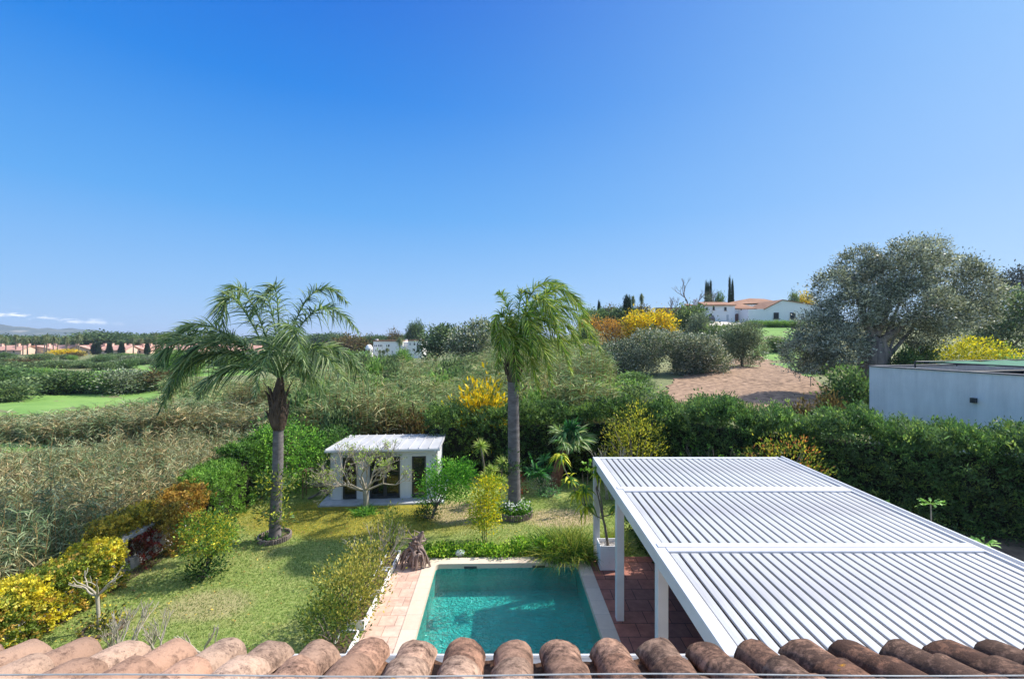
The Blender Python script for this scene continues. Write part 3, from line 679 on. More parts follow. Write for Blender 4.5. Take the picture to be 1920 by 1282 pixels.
heads = [((1130, 972), (1112, 966), (1098, 950)), ((1098, 950), (1085, 935), (1082, 925)), ((1085, 935), (1076, 915), (1068, 898)), ((1068, 898), (1058, 880), (1050, 855)), ((1132, 967), (1148, 966), (1156, 955)), ((1118, 915), (1122, 905), (1130, 890)), ((1098, 950), (1092, 930), (1096, 915)), ((1120, 920), (1124, 895), (1120, 880))]
yg = pal((186, 186, 40), (150, 166, 40), (96, 132, 44), (206, 200, 60), (74, 112, 40))
for a, b, c in heads:
    zz = 14.3+r.normal()*.1; tq.tube(bez(pp_(*a), pp_(*b), pp_(*c, ), 6), np.linspace(.02, .011, 6), 6)
    h = pp_(*c); nn = 30; az_ = r.uniform(0, 2*PI, nn); d = nrm(np.c_[np.cos(az_), np.sin(az_), r.normal(.25, .35, nn)])
    bp0 = h+r.normal(size=(nn, 3))*.06; g = np.c_[np.zeros((nn, 2)), -r.uniform(.5, 1.1, nn)]
    lq.strips(bp0, d, g, r.uniform(.28, .42, nn), .085, yg[r.integers(0, 5, nn)]*r.normal(1, .15, (nn, 1)), 4)
tq.build('trunk', m_bark, ft); lq.build('crown', m_leaf, ft)

# ------------------------------------------------------------------ garden room
ang = math.radians(4.3); gh = thing('garden_room', 'small white garden room with a standing seam metal roof and dark framed glass doors', 'garden room', (-7.95, 20.0, 0), ang)
W_, Dp = 4.62, 3.5
m_panel, npn, bpn = newmat('white_wall_panel'); wv = npn.nodes.new('ShaderNodeTexWave'); tcw = npn.nodes.new('ShaderNodeTexCoord'); npn.links.new(tcw.outputs['Object'], wv.inputs['Vector']); wv.inputs['Scale'].default_value = 1.6
bpn.inputs['Base Color'].default_value = (.70, .71, .72, 1); bpn.inputs['Roughness'].default_value = .5; bump(npn, bpn, wv.outputs['Fac'], .25, .01)
q = MB(); zt = 2.14; F0 = .12
ops = [(.50, 1.10), (1.66, 2.98), (3.50, 4.12)]
xs = [0]+[v for o_ in ops for v in o_]+[W_]
for k in range(0, len(xs), 2): q.box(xs[k], xs[k+1], 0, .10, .08, zt)
for a, b in ops: q.box(a, b, 0, .10, 1.93, zt)
q.box(0, .10, .10, Dp, .08, zt).box(W_-.10, W_, .10, Dp, .08, zt-.0).box(.10, W_-.10, Dp-.1, Dp, .08, zt-.05)
q.box(.1, W_-.1, .1, Dp-.1, .06, .085)
q.build('wall', m_panel, gh)
q = MB()
for a, b in ops:
    q.box(a-.05, a-.002, -.025, -.002, .1, 1.98).box(b+.002, b+.05, -.025, -.002, .1, 1.98).box(a-.05, b+.05, -.025, -.002, 1.982, 2.03)
q.box(-.02, .05, -.022, -.002, .08, 2.1).box(W_-.05, W_+.02, -.022, -.002, .08, 2.1); q.build('trim', m_white, gh)
m_glass, ngl, bgl = newmat('window_glass'); bgl.inputs['Base Color'].default_value = (.012, .015, .015, 1); bgl.inputs['Roughness'].default_value = .03; bgl.inputs['Specular IOR Level'].default_value = .9
m_room = M('room_inside', (.05, .045, .04), (.14, .12, .10), 1.2, .9, 0)
for i_, (a, b) in enumerate(ops):
    lf = [(a, b)] if i_ != 1 else [(a, (a+b)/2-.002), ((a+b)/2+.002, b)]
    for c, d in lf:
        q = MB(); f = .075
        q.box(c, c+f, .02, .07, .10, 1.925).box(d-f, d, .02, .07, .10, 1.925).box(c+f, d-f, .02, .07, .10, .20).box(c+f, d-f, .02, .07, 1.85, 1.925)
        fr = q.build('door' if i_ == 1 else 'window', m_dark, gh)
        q = MB(); q.box(c+f, d-f, .04, .05, .20, 1.85); q.build('pane', m_glass, fr)
        if i_ == 1:
            hx = d-.05 if c < 2 else c+.05
            hx = c+.04 if c > 2 else d-.04
            q = MB(); q.box(hx-.012, hx+.012, -.02, .019, 1.0, 1.12).box(hx-.06, hx+.012, -.035, -.02, 1.05, 1.07); q.build('handle', m_white, fr)
m_seam = M('zinc_white_roof', (.40, .39, .385), (.56, .55, .55), 1.3, .45, .1, stretch=(1, .3, 1))
def roofz(y): return 2.33-(y+.28)*.052
q = MB(); x0, x1, y0, y1 = -.18, W_+.14, -.28, Dp+.25
V = [(x0, y0, roofz(y0)), (x1, y0, roofz(y0)), (x1, y1, roofz(y1)), (x0, y1, roofz(y1))]; V += [(a, b, c-.09) for a, b, c in V]
q.add(V, [(0, 1, 2, 3), (7, 6, 5, 4), (0, 4, 5, 1), (1, 5, 6, 2), (2, 6, 7, 3), (3, 7, 4, 0)])
for x in np.linspace(x0+.03, x1-.03, 12):
    V = [(x-.014, y0-.003, roofz(y0)), (x+.014, y0-.003, roofz(y0)), (x+.014, y1, roofz(y1)), (x-.014, y1, roofz(y1))]; V += [(a, b, c+.04) for a, b, c in V]
    q.add(V, [(4, 5, 6, 7), (0, 1, 5, 4), (1, 2, 6, 5), (2, 3, 7, 6), (3, 0, 4, 7)])
q.build('roof', m_seam, gh)
q = MB(); q.box(x0, x1, y0-.05, y0-.004, roofz(y0)-.10, roofz(y0)-.015); q.build('eave_gutter', m_white, gh)
q = MB(); q.tube([(W_-.06, -.33, 2.24), (W_-.06, -.30, 2.1), (W_+.0, -.06, 1.95), (W_+.0, -.06, .12)], .035, 8); q.build('downpipe', m_white, gh)
q = MB(); q.bbox(-.35, W_+.35, -.62, Dp+.1, -.05, .075, .01); q.build('floor_slab', M('grey_slab', (.36, .37, .39), (.52, .53, .55), 3, .8, .2), gh)
# clutter stored by its west wall
bq = thing('metal_rack', 'rusty metal frame rack standing in shade by the garden room', 'rack', (-8.9, 20.4, 0), .15)
m_rust = M('rusty_metal', (.10, .045, .03), (.26, .14, .09), 14, .85, .3)
for (a, b) in ((-.45, 0), (.45, 0), (-.45, .5), (.45, .5)):
    q = MB(); q.tube([(a, b, 0), (a, b, 1.25)], .018, 6); q.build('leg', m_rust, bq)
q = MB()
for z in (.5, 1.23):
    q.tube([(-.45, 0, z), (.45, 0, z)], .015, 6).tube([(-.45, .5, z), (.45, .5, z)], .015, 6).tube([(-.45, 0, z), (-.45, .5, z)], .015, 6).tube([(.45, 0, z), (.45, .5, z)], .015, 6)
for x in np.linspace(-.35, .35, 6): q.tube([(x, 0, 1.23), (x, .5, 1.23)], .009, 5)
q.build('shelf_frame', m_rust, bq)
st = thing('stone_table', 'low round stone slab table in the shade beside the garden room', 'table', (-8.35, 21.1, 0))
q = MB(); q.tube([(0, 0, .40), (0, 0, .47)], .42, 22); q.build('table_top', M('worn_stone', (.28, .26, .24), (.46, .43, .4), 7, .9, .4), st)
q = MB(); q.tube([(0, 0, -.02), (0, 0, .2), (0, 0, .40)], [.2, .14, .2], 12); q.build('pedestal', M('worn_stone_dark', (.2, .19, .18), (.36, .33, .3), 7, .9, .4), st)
q = MB(); q.tube([(-.6, 0, .02), (.1, .25, .32)], .05, 6).tube([(-.5, .2, .02), (.05, .0, .4)], .04, 6); tag(q.build('timber_offcuts', m_bark, loc=(-8.5, 20.3, 0)), 'grey timber offcuts leaning on the rusty rack', 'timber')

# ------------------------------------------------------------------ left boundary wall
bw_ = thing('boundary_wall', 'low white balustrade wall half buried under creepers along the garden edge', 'wall', (-11.95, 8, 0))
m_oldw = M('weathered_white_wall', (.26, .24, .22), (.62, .59, .56), 3.2, .95, .4, w=.16)
q = MB(); q.bbox(-.13, .13, -6, 15.5, -1.5, .35, .01); q.build('footing', m_oldw, bw_)
q = MB(); q.bbox(-.15, .15, -6, 15.5, .98, 1.10, .015); q.build('coping', m_oldw, bw_)
for k, y in enumerate(np.arange(-5, 15.6, 2.5)):
    q = MB(); q.bbox(-.14, .14, y-.14, y+.14, .351, .979, .004); q.build('pier', m_oldw, bw_)
prf = [(.35, .07), (.42, .055), (.5, .085), (.6, .095), (.7, .06), (.8, .045), (.9, .07), (.98, .07)]
q = MB(); q.tube([(0, 0, z) for z, _ in prf], [r for _, r in prf], 10); bal = q.build('baluster', m_oldw, bw_); bal.location = (0, 3.0, 0)
for y in np.arange(3.28, 9.6, .28):
    if abs((y+5) % 2.5) < .2 or abs((y+5) % 2.5) > 2.3: continue
    o = bal.copy(); COL.objects.link(o); o.parent = bw_; o.location = (0, y, 0)
q = MB(); 
e2 = MB(); pg = [(6.3, 21.9), (26, 12.4), (26, 1), (9.6, 1), (9.4, 15.5)]
e2.add([(a, b, .006) for a, b in pg], [(4, 3, 2, 1, 0)]); struct('dry_ground', e2, M('dry_leafy_ground', srgb(84, 70, 58), srgb(140, 122, 100), 2.2, .95, .8, 12, detail=9))
e1 = MB(); e1.box(-11.75, -11.35, 2, 23.5, -.1, .004); struct('soil_bed', e1, m_soil)
# white planter troughs by the pool terrace
for k, (y, lb) in enumerate(((10.3, 'white planting trough nearest the tiled eave on the pool terrace edge'), (11.75, 'second white planting trough from the tiled eave along the pool terrace'), (13.1, 'white planting trough third from the eave, under the bare twiggy bush'), (14.35, 'white planting trough next to the driftwood root'))):
    tr = thing('planting_trough', lb, 'planter', (-3.85, y, 0), group='white planting troughs along the pool terrace')
    q = MB(); a, b, h = .21, .55, .25
    q.bbox(a-.03, a, -b, b, 0, h, .004).bbox(-a, -a+.03, -b, b, 0, h, .004).bbox(-a+.031, a-.031, -b, -b+.03, 0, h, .004).bbox(-a+.031, a-.031, b-.03, b, 0, h, .004); q.build('box', m_plaster, tr)
    q = MB(); q.box(-a+.031, a-.031, -b+.031, b-.031, 0, h-.05); q.build('soil', m_soil, tr)
# ------------------------------------------------------------------ palms in the garden
pp1 = pal((98, 122, 76), (74, 98, 64), (126, 142, 92), (150, 160, 116), (92, 114, 58), (54, 76, 50))
pp2 = pal((108, 142, 44), (80, 114, 40), (146, 164, 60), (134, 138, 58), (66, 94, 38), (160, 166, 86))
def palm(name, label, base, trunkpts, tr, boot, fr, palette, Z, seed, leaf, wind, bs):
    t = thing(name, label, 'palm tree', base); base = np.array(base); q = MB()
    pts = np.array([P(*a)-base for a in trunkpts]); 
    tt = np.linspace(0, 1, 60); seg = np.linspace(0, 1, len(pts)); pts2 = np.stack([np.interp(tt, seg, pts[:, i]) for i in range(3)], 1)
    rr = np.interp(tt, [0, .06, .5, 1], [tr*1.35, tr*1.08, tr, tr*.92])*(1+.035*(np.arange(60) % 2)); q.tube(pts2, rr, 14); q.build('trunk', m_palm, t)
    q = MB(); bp = np.array([P(*a)-base for a in boot]); b2 = bez(bp[0], bp[1], bp[2], 9)
    q.tube(b2, np.array(bs)*tr, 12)
    r = np.random.default_rng(seed)
    for k in range(26):
        s = b2[r.integers(1, 6)]; u = nrm(np.array([r.normal(), r.normal(), 0])); a = s+u*tr*1.2
        q.tube([a, a+u*.10+np.array([0, 0, .3]), a+u*r.uniform(.12, .3)+np.array([0, 0, r.uniform(.4, .7)])], [.045, .03, .008], 5)
    q.build('leaf_base', m_fibre, t)
    st = bp[2]
    for k, (pk, tip, dz, n) in enumerate(fr):
        q = MB(); c = P(tip[0], tip[1], Z+dz)-base; b = P(pk[0], pk[1], Z+dz*.45)-base
        ctl = 2*b-(st+c)/2; a0_ = st+r.normal(size=3)*.05
        frond(q, a0_, ctl, c, leaf, int(n*1.05), palette, seed*50+k, .046, .55, .7, .024, wind)
        q.build('frond', m_leaf, t)
    return t
B1 = G(515, 1010)
palm('queen_palm', 'grey trunked feather palm with wind blown fronds, standing in a ringed bed on the lawn', B1,
     [(515, 1012, 16.3), (518, 930, 16.3), (521, 870, 16.3), (522, 800, 16.3)], .185, [(523, 806, 16.3), (519, 760, 16.3), (526, 706, 16.3)],
     [((462, 552), (418, 570), .8, 95), ((440, 560), (416, 640), -.6, 90), ((500, 560), (470, 600), 1.6, 80), ((395, 640), (300, 770), -.6, 105), ((370, 622), (288, 668), .9, 100),
      ((400, 662), (318, 745), .2, 95), ((430, 690), (372, 745), -1.2, 80), ((580, 556), (650, 566), .6, 95), ((592, 585), (672, 622), -.5, 95),
      ((600, 650), (690, 700), .2, 95), ((585, 655), (660, 740), -1.3, 90), ((560, 672), (612, 760), .8, 80), ((510, 650), (478, 742), -2.2, 80), 
      ((540, 610), (572, 690), -2.2, 80), ((520, 560), (505, 545), .3, 60), ((360, 640), (300, 690), -1.0, 80), ((405, 615), (335, 625), -.2, 90), ((385, 665), (308, 765), .5, 95), ((610, 655), (700, 735), .4, 90)], pp1, 16.3, 3, .9, (-.12, 0, 0), [1.0, 1.45, 1.65, 1.65, 1.5, 1.3, 1.0, .75, .5])
B2 = np.array([.12, 18.6, 0.])
palm('queen_palm', 'tall straight feather palm with dense bright green crown, rising from ring of white flowers', B2,
     [(965, 968, 18.6), (964, 900, 18.6), (963, 800, 18.6), (962, 712, 18.6)], .24, [(962, 716, 18.6), (963, 690, 18.6), (968, 655, 18.6)],
     [((1000, 545), (1060, 538), .5, 90), ((1030, 545), (1098, 590), -.3, 100), ((1045, 575), (1125, 655), .4, 105), ((1020, 600), (1072, 700), -1.2, 95), ((1000, 620), (1035, 720), -1.8, 90),
      ((1010, 560), (1052, 640), -2.2, 95), ((950, 575), (935, 548), .4, 70), ((940, 590), (925, 640), -.5, 80), ((945, 620), (932, 700), -1.2, 90), ((965, 640), (970, 735), -1.9, 90), ((985, 590), (1000, 660), -2.3, 85),
      ((975, 565), (985, 548), .2, 55), ((1050, 560), (1108, 612), 1.5, 90), ((1030, 640), (1120, 640), 1.8, 90), ((960, 600), (940, 660), 1.6, 80), ((1030, 590), (1090, 660), -.6, 95), ((985, 640), (1010, 735), -.8, 85), ((1005, 580), (1040, 545), 1.0, 80)], pp2, 18.6, 5, .85, (.22, 0, 0), [.95, 1.1, 1.15, 1.1, 1.0, .9, .8, .6, .4])
# ring of edging and what grows in it
def ring(label, c, rad, h, pos_fl, name='bed_edging'):
    t = thing(name, label, 'garden edging', (c[0], c[1], 0)); q = MB(); n = int(2*PI*rad/.075); r = np.random.default_rng(int(rad*100))
    for k in range(n):
        a = 2*PI*k/n; x, y = math.cos(a)*rad, math.sin(a)*rad; q.tube([(x, y, -.05), (x+.01*math.cos(a), y+.01*math.sin(a), h*r.uniform(.9, 1.1))], .034, 6, np.array([1, 1, 1])*r.uniform(.75, 1.15))
    q.build('stakes', M('weathered_stakes', (.16, .12, .10), (.38, .31, .27), 9, .9, .4, usecol=True), t)
    q = MB(); V = [(math.cos(a)*(rad-.03), math.sin(a)*(rad-.03), .07) for a in np.linspace(0, 2*PI, 28)[:-1]]; q.add(V, [tuple(range(27))]); q.build('soil', m_soil, t); return t
ring('low ring of weathered stakes around the foot of the wind blown feather palm', (B1[0], B1[1]), .52, .17, None)
ring('ring of short stakes holding white flowers around the tall straight palm', (.13, 18.45), .68, .24, None)
green = pal((70, 120, 40), (104, 150, 52), (50, 92, 34), (132, 170, 70)); dkg = pal((44, 74, 36), (60, 92, 44), (34, 58, 32), (80, 108, 54))
lime = pal((112, 170, 50), (88, 146, 46), (140, 186, 66), (66, 118, 42)); yel = pal((214, 190, 30), (190, 180, 34), (146, 160, 44), (228, 206, 60), (110, 130, 40))
olive = pal((136, 138, 114), (110, 114, 92), (164, 164, 142), (86, 92, 74), (184, 182, 162)); olive2 = pal((104, 122, 78), (78, 98, 62), (132, 146, 98), (56, 74, 50))
def bush(name, label, cat, base, w, h, n, per, L, W, palette, seed, group=None, stems=6, lm=None, cr=.16, **k):
    base = np.array(base, float); t = thing(name, label, cat, base, group=group)
    q = MB(); c = crown(q, [(0, 0, h*.52, w/2, w/2, h*.5)], n, per, cr, L, W, palette, seed, floor=0., **k)
    s = MB(); r = np.random.default_rng(seed)
    for k2 in range(stems):
        e = c[r.integers(len(c))]; s.tube(bez((r.normal()*.06, r.normal()*.06, -.05), (e[0]*.3, e[1]*.3, e[2]*.6), e, 6), np.linspace(.03, .006, 6)*max(1, h/1.6), 5)
    s.build('stems', m_bark, t); q.build('foliage', lm or m_leaf, t); return t
# flowers round palm two
q = MB(); r = np.random.default_rng(2)
crown(q, [(0, -.35, .22, .55, .28, .22), (.3, -.1, .25, .3, .3, .25), (-.35, -.1, .3, .3, .3, .28)], 120, 14, .07, .10, .05, green, 3, floor=.03)
m = 190; a = r.uniform(0, 2*PI, m); pz = np.c_[np.cos(a)*r.uniform(.2, .62, m), -.1+np.sin(a)*r.uniform(.2, .5, m), r.uniform(.25, .62, m)]
for s in range(2):
    d = nrm(unit(m, r)+np.array([0, -.3, .8])); q.leaves(pz-d*.03, d, nrm(np.cross(d, unit(m, r))), .075, .075, np.array([[.85, .84, .88]]), .5)
tag(q.build('flowering_plant', m_leaf, loc=(.13, 18.45, .05)), 'white flowering plants around the foot of the tall straight palm', 'flowers')
q = MB(); tuft(q, (0, 0, .07), 120, .34, .03, green, r, .2); 
tag(q.build('ground_plant', m_leaf, loc=(B1[0]-.15, B1[1], 0)), 'small leafy plant in the stake ring below the wind blown palm', 'plant')
# climber on palm one's trunk
q = MB(); crown(q, [(0, -.1, 1.2, .50, .45, .55), (.1, -.1, 2.0, .62, .45, .45), (-.35, 0, 1.7, .4, .4, .5), (.3, -.05, .75, .35, .3, .35)], 130, 9, .12, .15, .05, pal((84, 110, 60), (60, 88, 50), (120, 130, 70), (180, 180, 60)), 8, droop_=0) if False else crown(q, [(0, -.1, 1.2, .40, .38, .55), (.1, -.1, 2.05, .52, .4, .42), (-.3, 0, 1.7, .36, .36, .5), (.25, -.05, .75, .25, .25, .3)], 110, 9, .12, .15, .05, pal((84, 110, 60), (60, 88, 50), (120, 130, 70), (180, 180, 60)), 8)
for k in range(0): q.tube(bez((r.normal()*.22, -.22, r.uniform(.4, 1)), (r.normal()*.5, -.3, 1.4), (r.normal()*.8, -.2, r.uniform(.9, 2.3)), 7), .008, 4, srgb(110, 100, 60))
tag(q.build('climbing_plant', m_leaf, loc=B1), 'leafy climber wrapped around the middle of the wind blown palm trunk', 'climber')
q = MB(); crown(q, [(0, -.1, .6, .3, .3, .5)], 40, 9, .1, .13, .05, dkg, 18); tag(q.build('climbing_plant', m_leaf, loc=(B2[0]-.12, B2[1], 1.6)), 'small grey green climber on the tall straight palm trunk', 'climber')

# ------------------------------------------------------------------ trees and shrubs on the lawn
bb = G(387, 1078)
tree('round_tree', 'small round crowned tree turning yellow on top, on the lawn by the red creeper', 'tree', bb, [(bb[0]+.05, bb[1], 1.2, .72, .7, .56), (bb[0]-.2, bb[1], 1.55, .42, .42, .38), (bb[0]+.45, bb[1]-.1, 1.1, .4, .4, .36)], 330, 12, .11, .085, .04, pal((96, 130, 50), (70, 108, 44), (140, 158, 60), (190, 176, 60)), 12, .05)
bush('low_shrub', 'dark low bush skirting the foot of the round crowned tree', 'shrub', (bb[0]+.05, bb[1]-.1, 0), .75, .42, 60, 14, .09, .045, dkg, 13)
# fig with bare branches and first leaves
bf = G(686, 952); rg = np.random.default_rng(21); t = thing('fig_tree', 'wide spreading nearly bare tree with first small leaves in front of the garden room', 'tree', bf)
q = MB(); tips = []; q.tube([(0, 0, -.1), (.02, 0, .35), (-.02, 0, .75)], [.17, .12, .11], 10)
for dx, dy, dz, L in ((-1.1, -.1, .35, .95), (-.6, .3, .9, .9), (-.15, -.3, 1, .8), (.35, .3, .95, .85), (1.05, .0, .45, .9), (.7, -.4, .8, .75), (-.9, -.4, .6, .75), (0, .4, 1, .7)):
    branchy(q, np.array([-.02, 0, .72]), np.array([dx, dy, dz]), L*.90, .050, 5, rg, tips=tips, spread=.80, up=.26, ratio=.71, kids=(2, 5), sides=6)
q.build('trunk', m_pale_bark, t)
q = MB(); r = np.random.default_rng(3); tp = np.array([a for a, b in tips]); sel = r.random(len(tp)) < .42; tp = tp[sel]
k = np.repeat(np.arange(len(tp)), 3); d = nrm(unit(len(k), r)+np.array([0, 0, .5])); q.leaves(tp[k]+r.normal(size=(len(k), 3))*.03, d, nrm(np.cross(d, unit(len(k), r))), r.uniform(.04, .09, len(k)), .045, pal((150, 170, 70), (176, 190, 90), (120, 146, 60))[r.integers(0, 3, len(k))], .5)
q.build('young_leaves', m_leaf, t)
q = MB(); tuft(q, (0, 0, 0), 330, .50, .028, green, r, .20, .8, .5); tag(q.build('grass_clump', m_leaf, loc=G(683, 962)), 'lush green grass clump at the foot of the nearly bare spreading tree', 'grass clump')
# bright round tree by the corner
b = G(808, 972); t = tree('orange_tree', 'bright green tree leaning on two dark stems by the garden room corner', 'tree', b, lob(b[1], [(852, 895, 34, 26), (830, 882, 24, 20, .3), (866, 880, 20, 18, -.2), (812, 905, 22, 20, .2), (806, 925, 22, 20, .3), (862, 915, 26, 20, -.2), (838, 918, 20, 14, 0)]), 430, 13, .12, .11, .042, lime, 31, .06, nl=9, fork=.28)
bush('low_shrub', 'dark tuft of leaves at the foot of the bright green leaning tree', 'shrub', (b[0]-.15, b[1]+.05, 0), .75, .5, 55, 14, .1, .03, dkg, 14)
# yellow green young tree
b = G(908, 1016); t = thing('young_tree', 'slender yellow green young tree with three thin stems behind the pool', 'tree', b); q = MB()
lb = [(l[0]-b[0], l[1]-b[1], *l[2:]) for l in lob(b[1], [(915, 920, 27, 24), (910, 950, 30, 28), (905, 975, 22, 20), (925, 905, 18, 18)])]
c = crown(q, lb, 250, 13, .12, .085, .045, yel[[0, 1, 2, 2, 4]], 41, up=.5, inner=.2); s = MB()
for dx in (-.05, .0, .06): s.tube([(dx, 0, -.05), (dx*1.3, 0, .5), (dx*2.5, 0, 1.2), (dx*3, 0, 1.9)], [.018, .016, .012, .006], 6)
s.build('stems', m_bark, t); q.build('crown', m_leaf, t)
# yuccas
yu = pal((170, 186, 90), (134, 156, 70), (200, 206, 130), (98, 124, 60))
for (px, py, Z, bx, lb_) in ((901, 836, 19.9, 912, 'tallest spiky yucca with one pale head on a bare leaning stem'), (922, 882, 19.6, 925, 'spiky yucca with low pale rosettes right behind the yellow green young tree'), (943, 868, 20.2, 938, 'darker spiky yucca half hidden by the tall straight palm trunk')):
    base = P(bx, 633+HC*FPX/Z, Z); t = thing('yucca', lb_, 'yucca', base, group='yuccas behind the young tree'); h = P(px, py, Z)-base
    q = MB(); q.tube(bez((0, 0, -.05), (h[0]*.1, 0, h[2]*.6), h, 8), np.linspace(.055, .035, 8), 7); q.build('stem', m_bark, t)
    q = MB(); n = 130; d = nrm(unit(n, r)+np.array([0, 0, .45])); q.strips(np.repeat(h[None], n, 0), d, np.c_[np.zeros((n, 2)), -r.uniform(.05, .35, n)], r.uniform(.36, .52, n), .032, yu[r.integers(0, 4, n)], 3)
    if px == 922:
        for hh in ((-.25, -.1, 1.3), (.3, .1, 1.0)):
            q.strips(np.repeat(np.array(hh)[None], n, 0), d[::-1], np.c_[np.zeros((n, 2)), -r.uniform(.05, .35, n)], r.uniform(.3, .5, n), .032, yu[r.integers(0, 4, n)], 3)
    q.build('rosette', m_leaf, t)
# fan palm
fb = G(1041, 912); t = thing('fan_palm', 'fan palm with leaning reddish trunk and pale split leaves before the dark hedge', 'palm tree', fb); q = MB()
tp = P(1067, 832, 22.3)-fb; q.tube(bez((0, 0, -.1), (.1, 0, 1.1), tp, 12), np.linspace(.30, .20, 12)*(1+.08*(np.arange(12) % 2)), 12); q.build('trunk', m_redtrunk, t)
fp = pal((150, 166, 110), (116, 140, 80), (176, 186, 140), (70, 120, 50)); fg = pal((50, 100, 60), (70, 128, 60), (40, 84, 54))
for k, (px, py, dz, rad, g_) in enumerate([(1100, 800, 0, 1.15, 0), (1110, 830, -.4, 1.1, 0), (1040, 805, .1, 1.0, 0), (1036, 830, -.5, .95, 0), (1070, 790, .5, 1.05, 0), (1092, 845, -1.0, 1.0, 0), (1060, 848, -1.2, .8, 0), (1120, 812, .6, 1.1, 0), (1085, 775, .2, .9, 1), (1058, 778, .1, .85, 1), (1072, 770, -.2, .85, 1), (1030, 790, .8, 1., 0)]):
    q = MB(); e = P(px, py, 22.3+dz)-fb; cc_ = tp+(e-tp)*.42; cc_[2] += .1; fanleaf(q, tp, cc_, rad, fg if g_ else fp, 60+k); q.build('leaf', m_leaf, t)
t = thing('young_fan_palm', 'low dark blue green fan leaved palm left of the reddish trunk', 'palm tree', G(1015, 925)); gb = G(1015, 925)
q = MB(); q.tube([(0, 0, -.05), (0, 0, .3)], [.12, .1], 8); q.build('trunk', m_fibre, t)
for k, (px, py, dz) in enumerate([(990, 840, 0), (1022, 842, -.2), (1005, 870, -.5), (1030, 870, -.4), (985, 875, .2), (1012, 880, -.8)]):
    q = MB(); e = P(px, py, gb[1]+dz)-gb; fanleaf(q, (0, 0, .3), np.array([0, 0, .3])+(e-np.array([0, 0, .3]))*.7, .7, fg, 90+k, 26); q.build('leaf', m_leaf, t)
bush('silver_shrub', 'small silvery shrub below the young fan palm', 'shrub', G(1020, 925), .8, .75, 50, 12, .12, .035, olive, 15)
bush('low_shrub', 'small bluish green plant at the foot of the reddish palm trunk', 'shrub', G(1030, 932), .9, .3, 30, 12, .14, .025, pal((96, 150, 90), (120, 170, 110)), 16)
bush('red_shrub', 'small red leaved shrub just right of the tall straight palm', 'shrub', G(975, 925), .35, .75, 25, 10, .09, .05, pal((150, 50, 40), (120, 60, 40), (90, 80, 40)), 17)
q = MB(); q.tube([(-.18, 0, .03), (0, .05, .10), (.2, 0, .04)], [.08, .13, .06], 8); tag(q.build('rock', M('garden_rock', (.3, .25, .2), (.55, .48, .4), 9, .9, .5), loc=G(1035, 925)), 'small flat brown rock on the lawn near the reddish palm', 'rock')
t = thing('young_fig', 'thin sapling with a few rounded leaves left of the first pergola post', 'tree', G(1098, 960)); bx = G(1098, 960); q = MB(); e = P(1104, 862, bx[1])-bx
q.tube(bez((0, 0, 0), (.05, 0, 1), e, 7), np.linspace(.016, .006, 7), 5); q.tube(bez((.03, 0, .9), (-.15, 0, 1.2), P(1092, 880, bx[1])-bx, 5), .006, 4); q.build('stem', m_bark, t)
q = MB(); 
for (px, py) in ((1104, 862), (1095, 866), (1092, 880), (1108, 868), (1098, 878), (1106, 880)):
    n = 5; d = nrm(unit(n, r)+np.array([0, -.2, .1])); q.leaves(np.repeat((P(px, py, bx[1])-bx)[None], n, 0), d, nrm(np.cross(d, unit(n, r))), .14, .13, pal((130, 170, 60), (100, 150, 50))[r.integers(0, 2, n)], .5)
q.build('leaves', m_leaf, t)

# pool planting
ivp = pal((120, 160, 44), (150, 184, 60), (84, 128, 40), (180, 196, 80), (60, 100, 36))
q = MB(); lbs = [(x, 15.15+.12*math.sin(x*3), .12+.05*math.sin(x*2.1), .32, .30, .17+.09*(x > -1.3)+.10*(x > .2)) for x in np.arange(-2.85, 1.6, .24)]
crown(q, lbs, 560, 16, .07, .075, .055, ivp, 51, floor=.02, up=.6)
tag(q.build('ground_ivy', m_leaf), 'low band of bright green ivy along the far coping of the pool', 'ivy')
q = MB()
for x in np.arange(-1.0, 1.5, .17): tuft(q, (x, 15.3+r.normal()*.08, .05), 30, .42, .02, pal((110, 150, 50), (150, 180, 70)), r, .08, .5, .4)
tag(q.build('grass_border', m_leaf), 'fine bladed grasses rising behind the ivy at the pool end', 'grass')
for k, (x, y, h, sp_, lb_) in enumerate(((1.5, 15.15, 1.15, .30, 'dense grassy bush at the far pool corner, biggest of the clump'), (2.1, 15.1, 1.15, .30, 'grassy bush between the far pool corner and the white planter'), (1.95, 15.5, 1.25, .2, 'yellowing upright grass clump behind the grassy pool corner bushes'), (3.4, 15.4, 1.15, .2, 'yellowing grass clump behind the white planter'))):
    q = MB(); tuft(q, (0, 0, 0), 1500 if k < 2 else 380, h, .020, pal((70, 104, 34), (110, 136, 44), (50, 80, 30), (150, 150, 60)) if k < 2 else pal((140, 150, 60), (160, 160, 80), (100, 130, 50)), r, sp_, .75 if k < 2 else .35, .55)
    tag(q.build('grass_clump', m_leaf, loc=(x, y, .02)), lb_, 'grass clump', 'grass clumps at the pool corner')
q = MB(); o8 = unit(90, r)*np.array([.16, .12, .11])*r.uniform(.85, 1.1, (90, 1))
bm = __import__('bmesh').new(); [bm.verts.new(v+np.array([0, 0, .1])) for v in o8]; __import__('bmesh').ops.convex_hull(bm, input=bm.verts)
me = bpy.data.meshes.new('white_rock'); bm.to_mesh(me); me.materials.append(m_plaster); o = bpy.data.objects.new('white_rock', me); COL.objects.link(o); o.location = G(863, 1042); tag(o, 'white stone lying in the ivy beside the pool coping', 'stone')
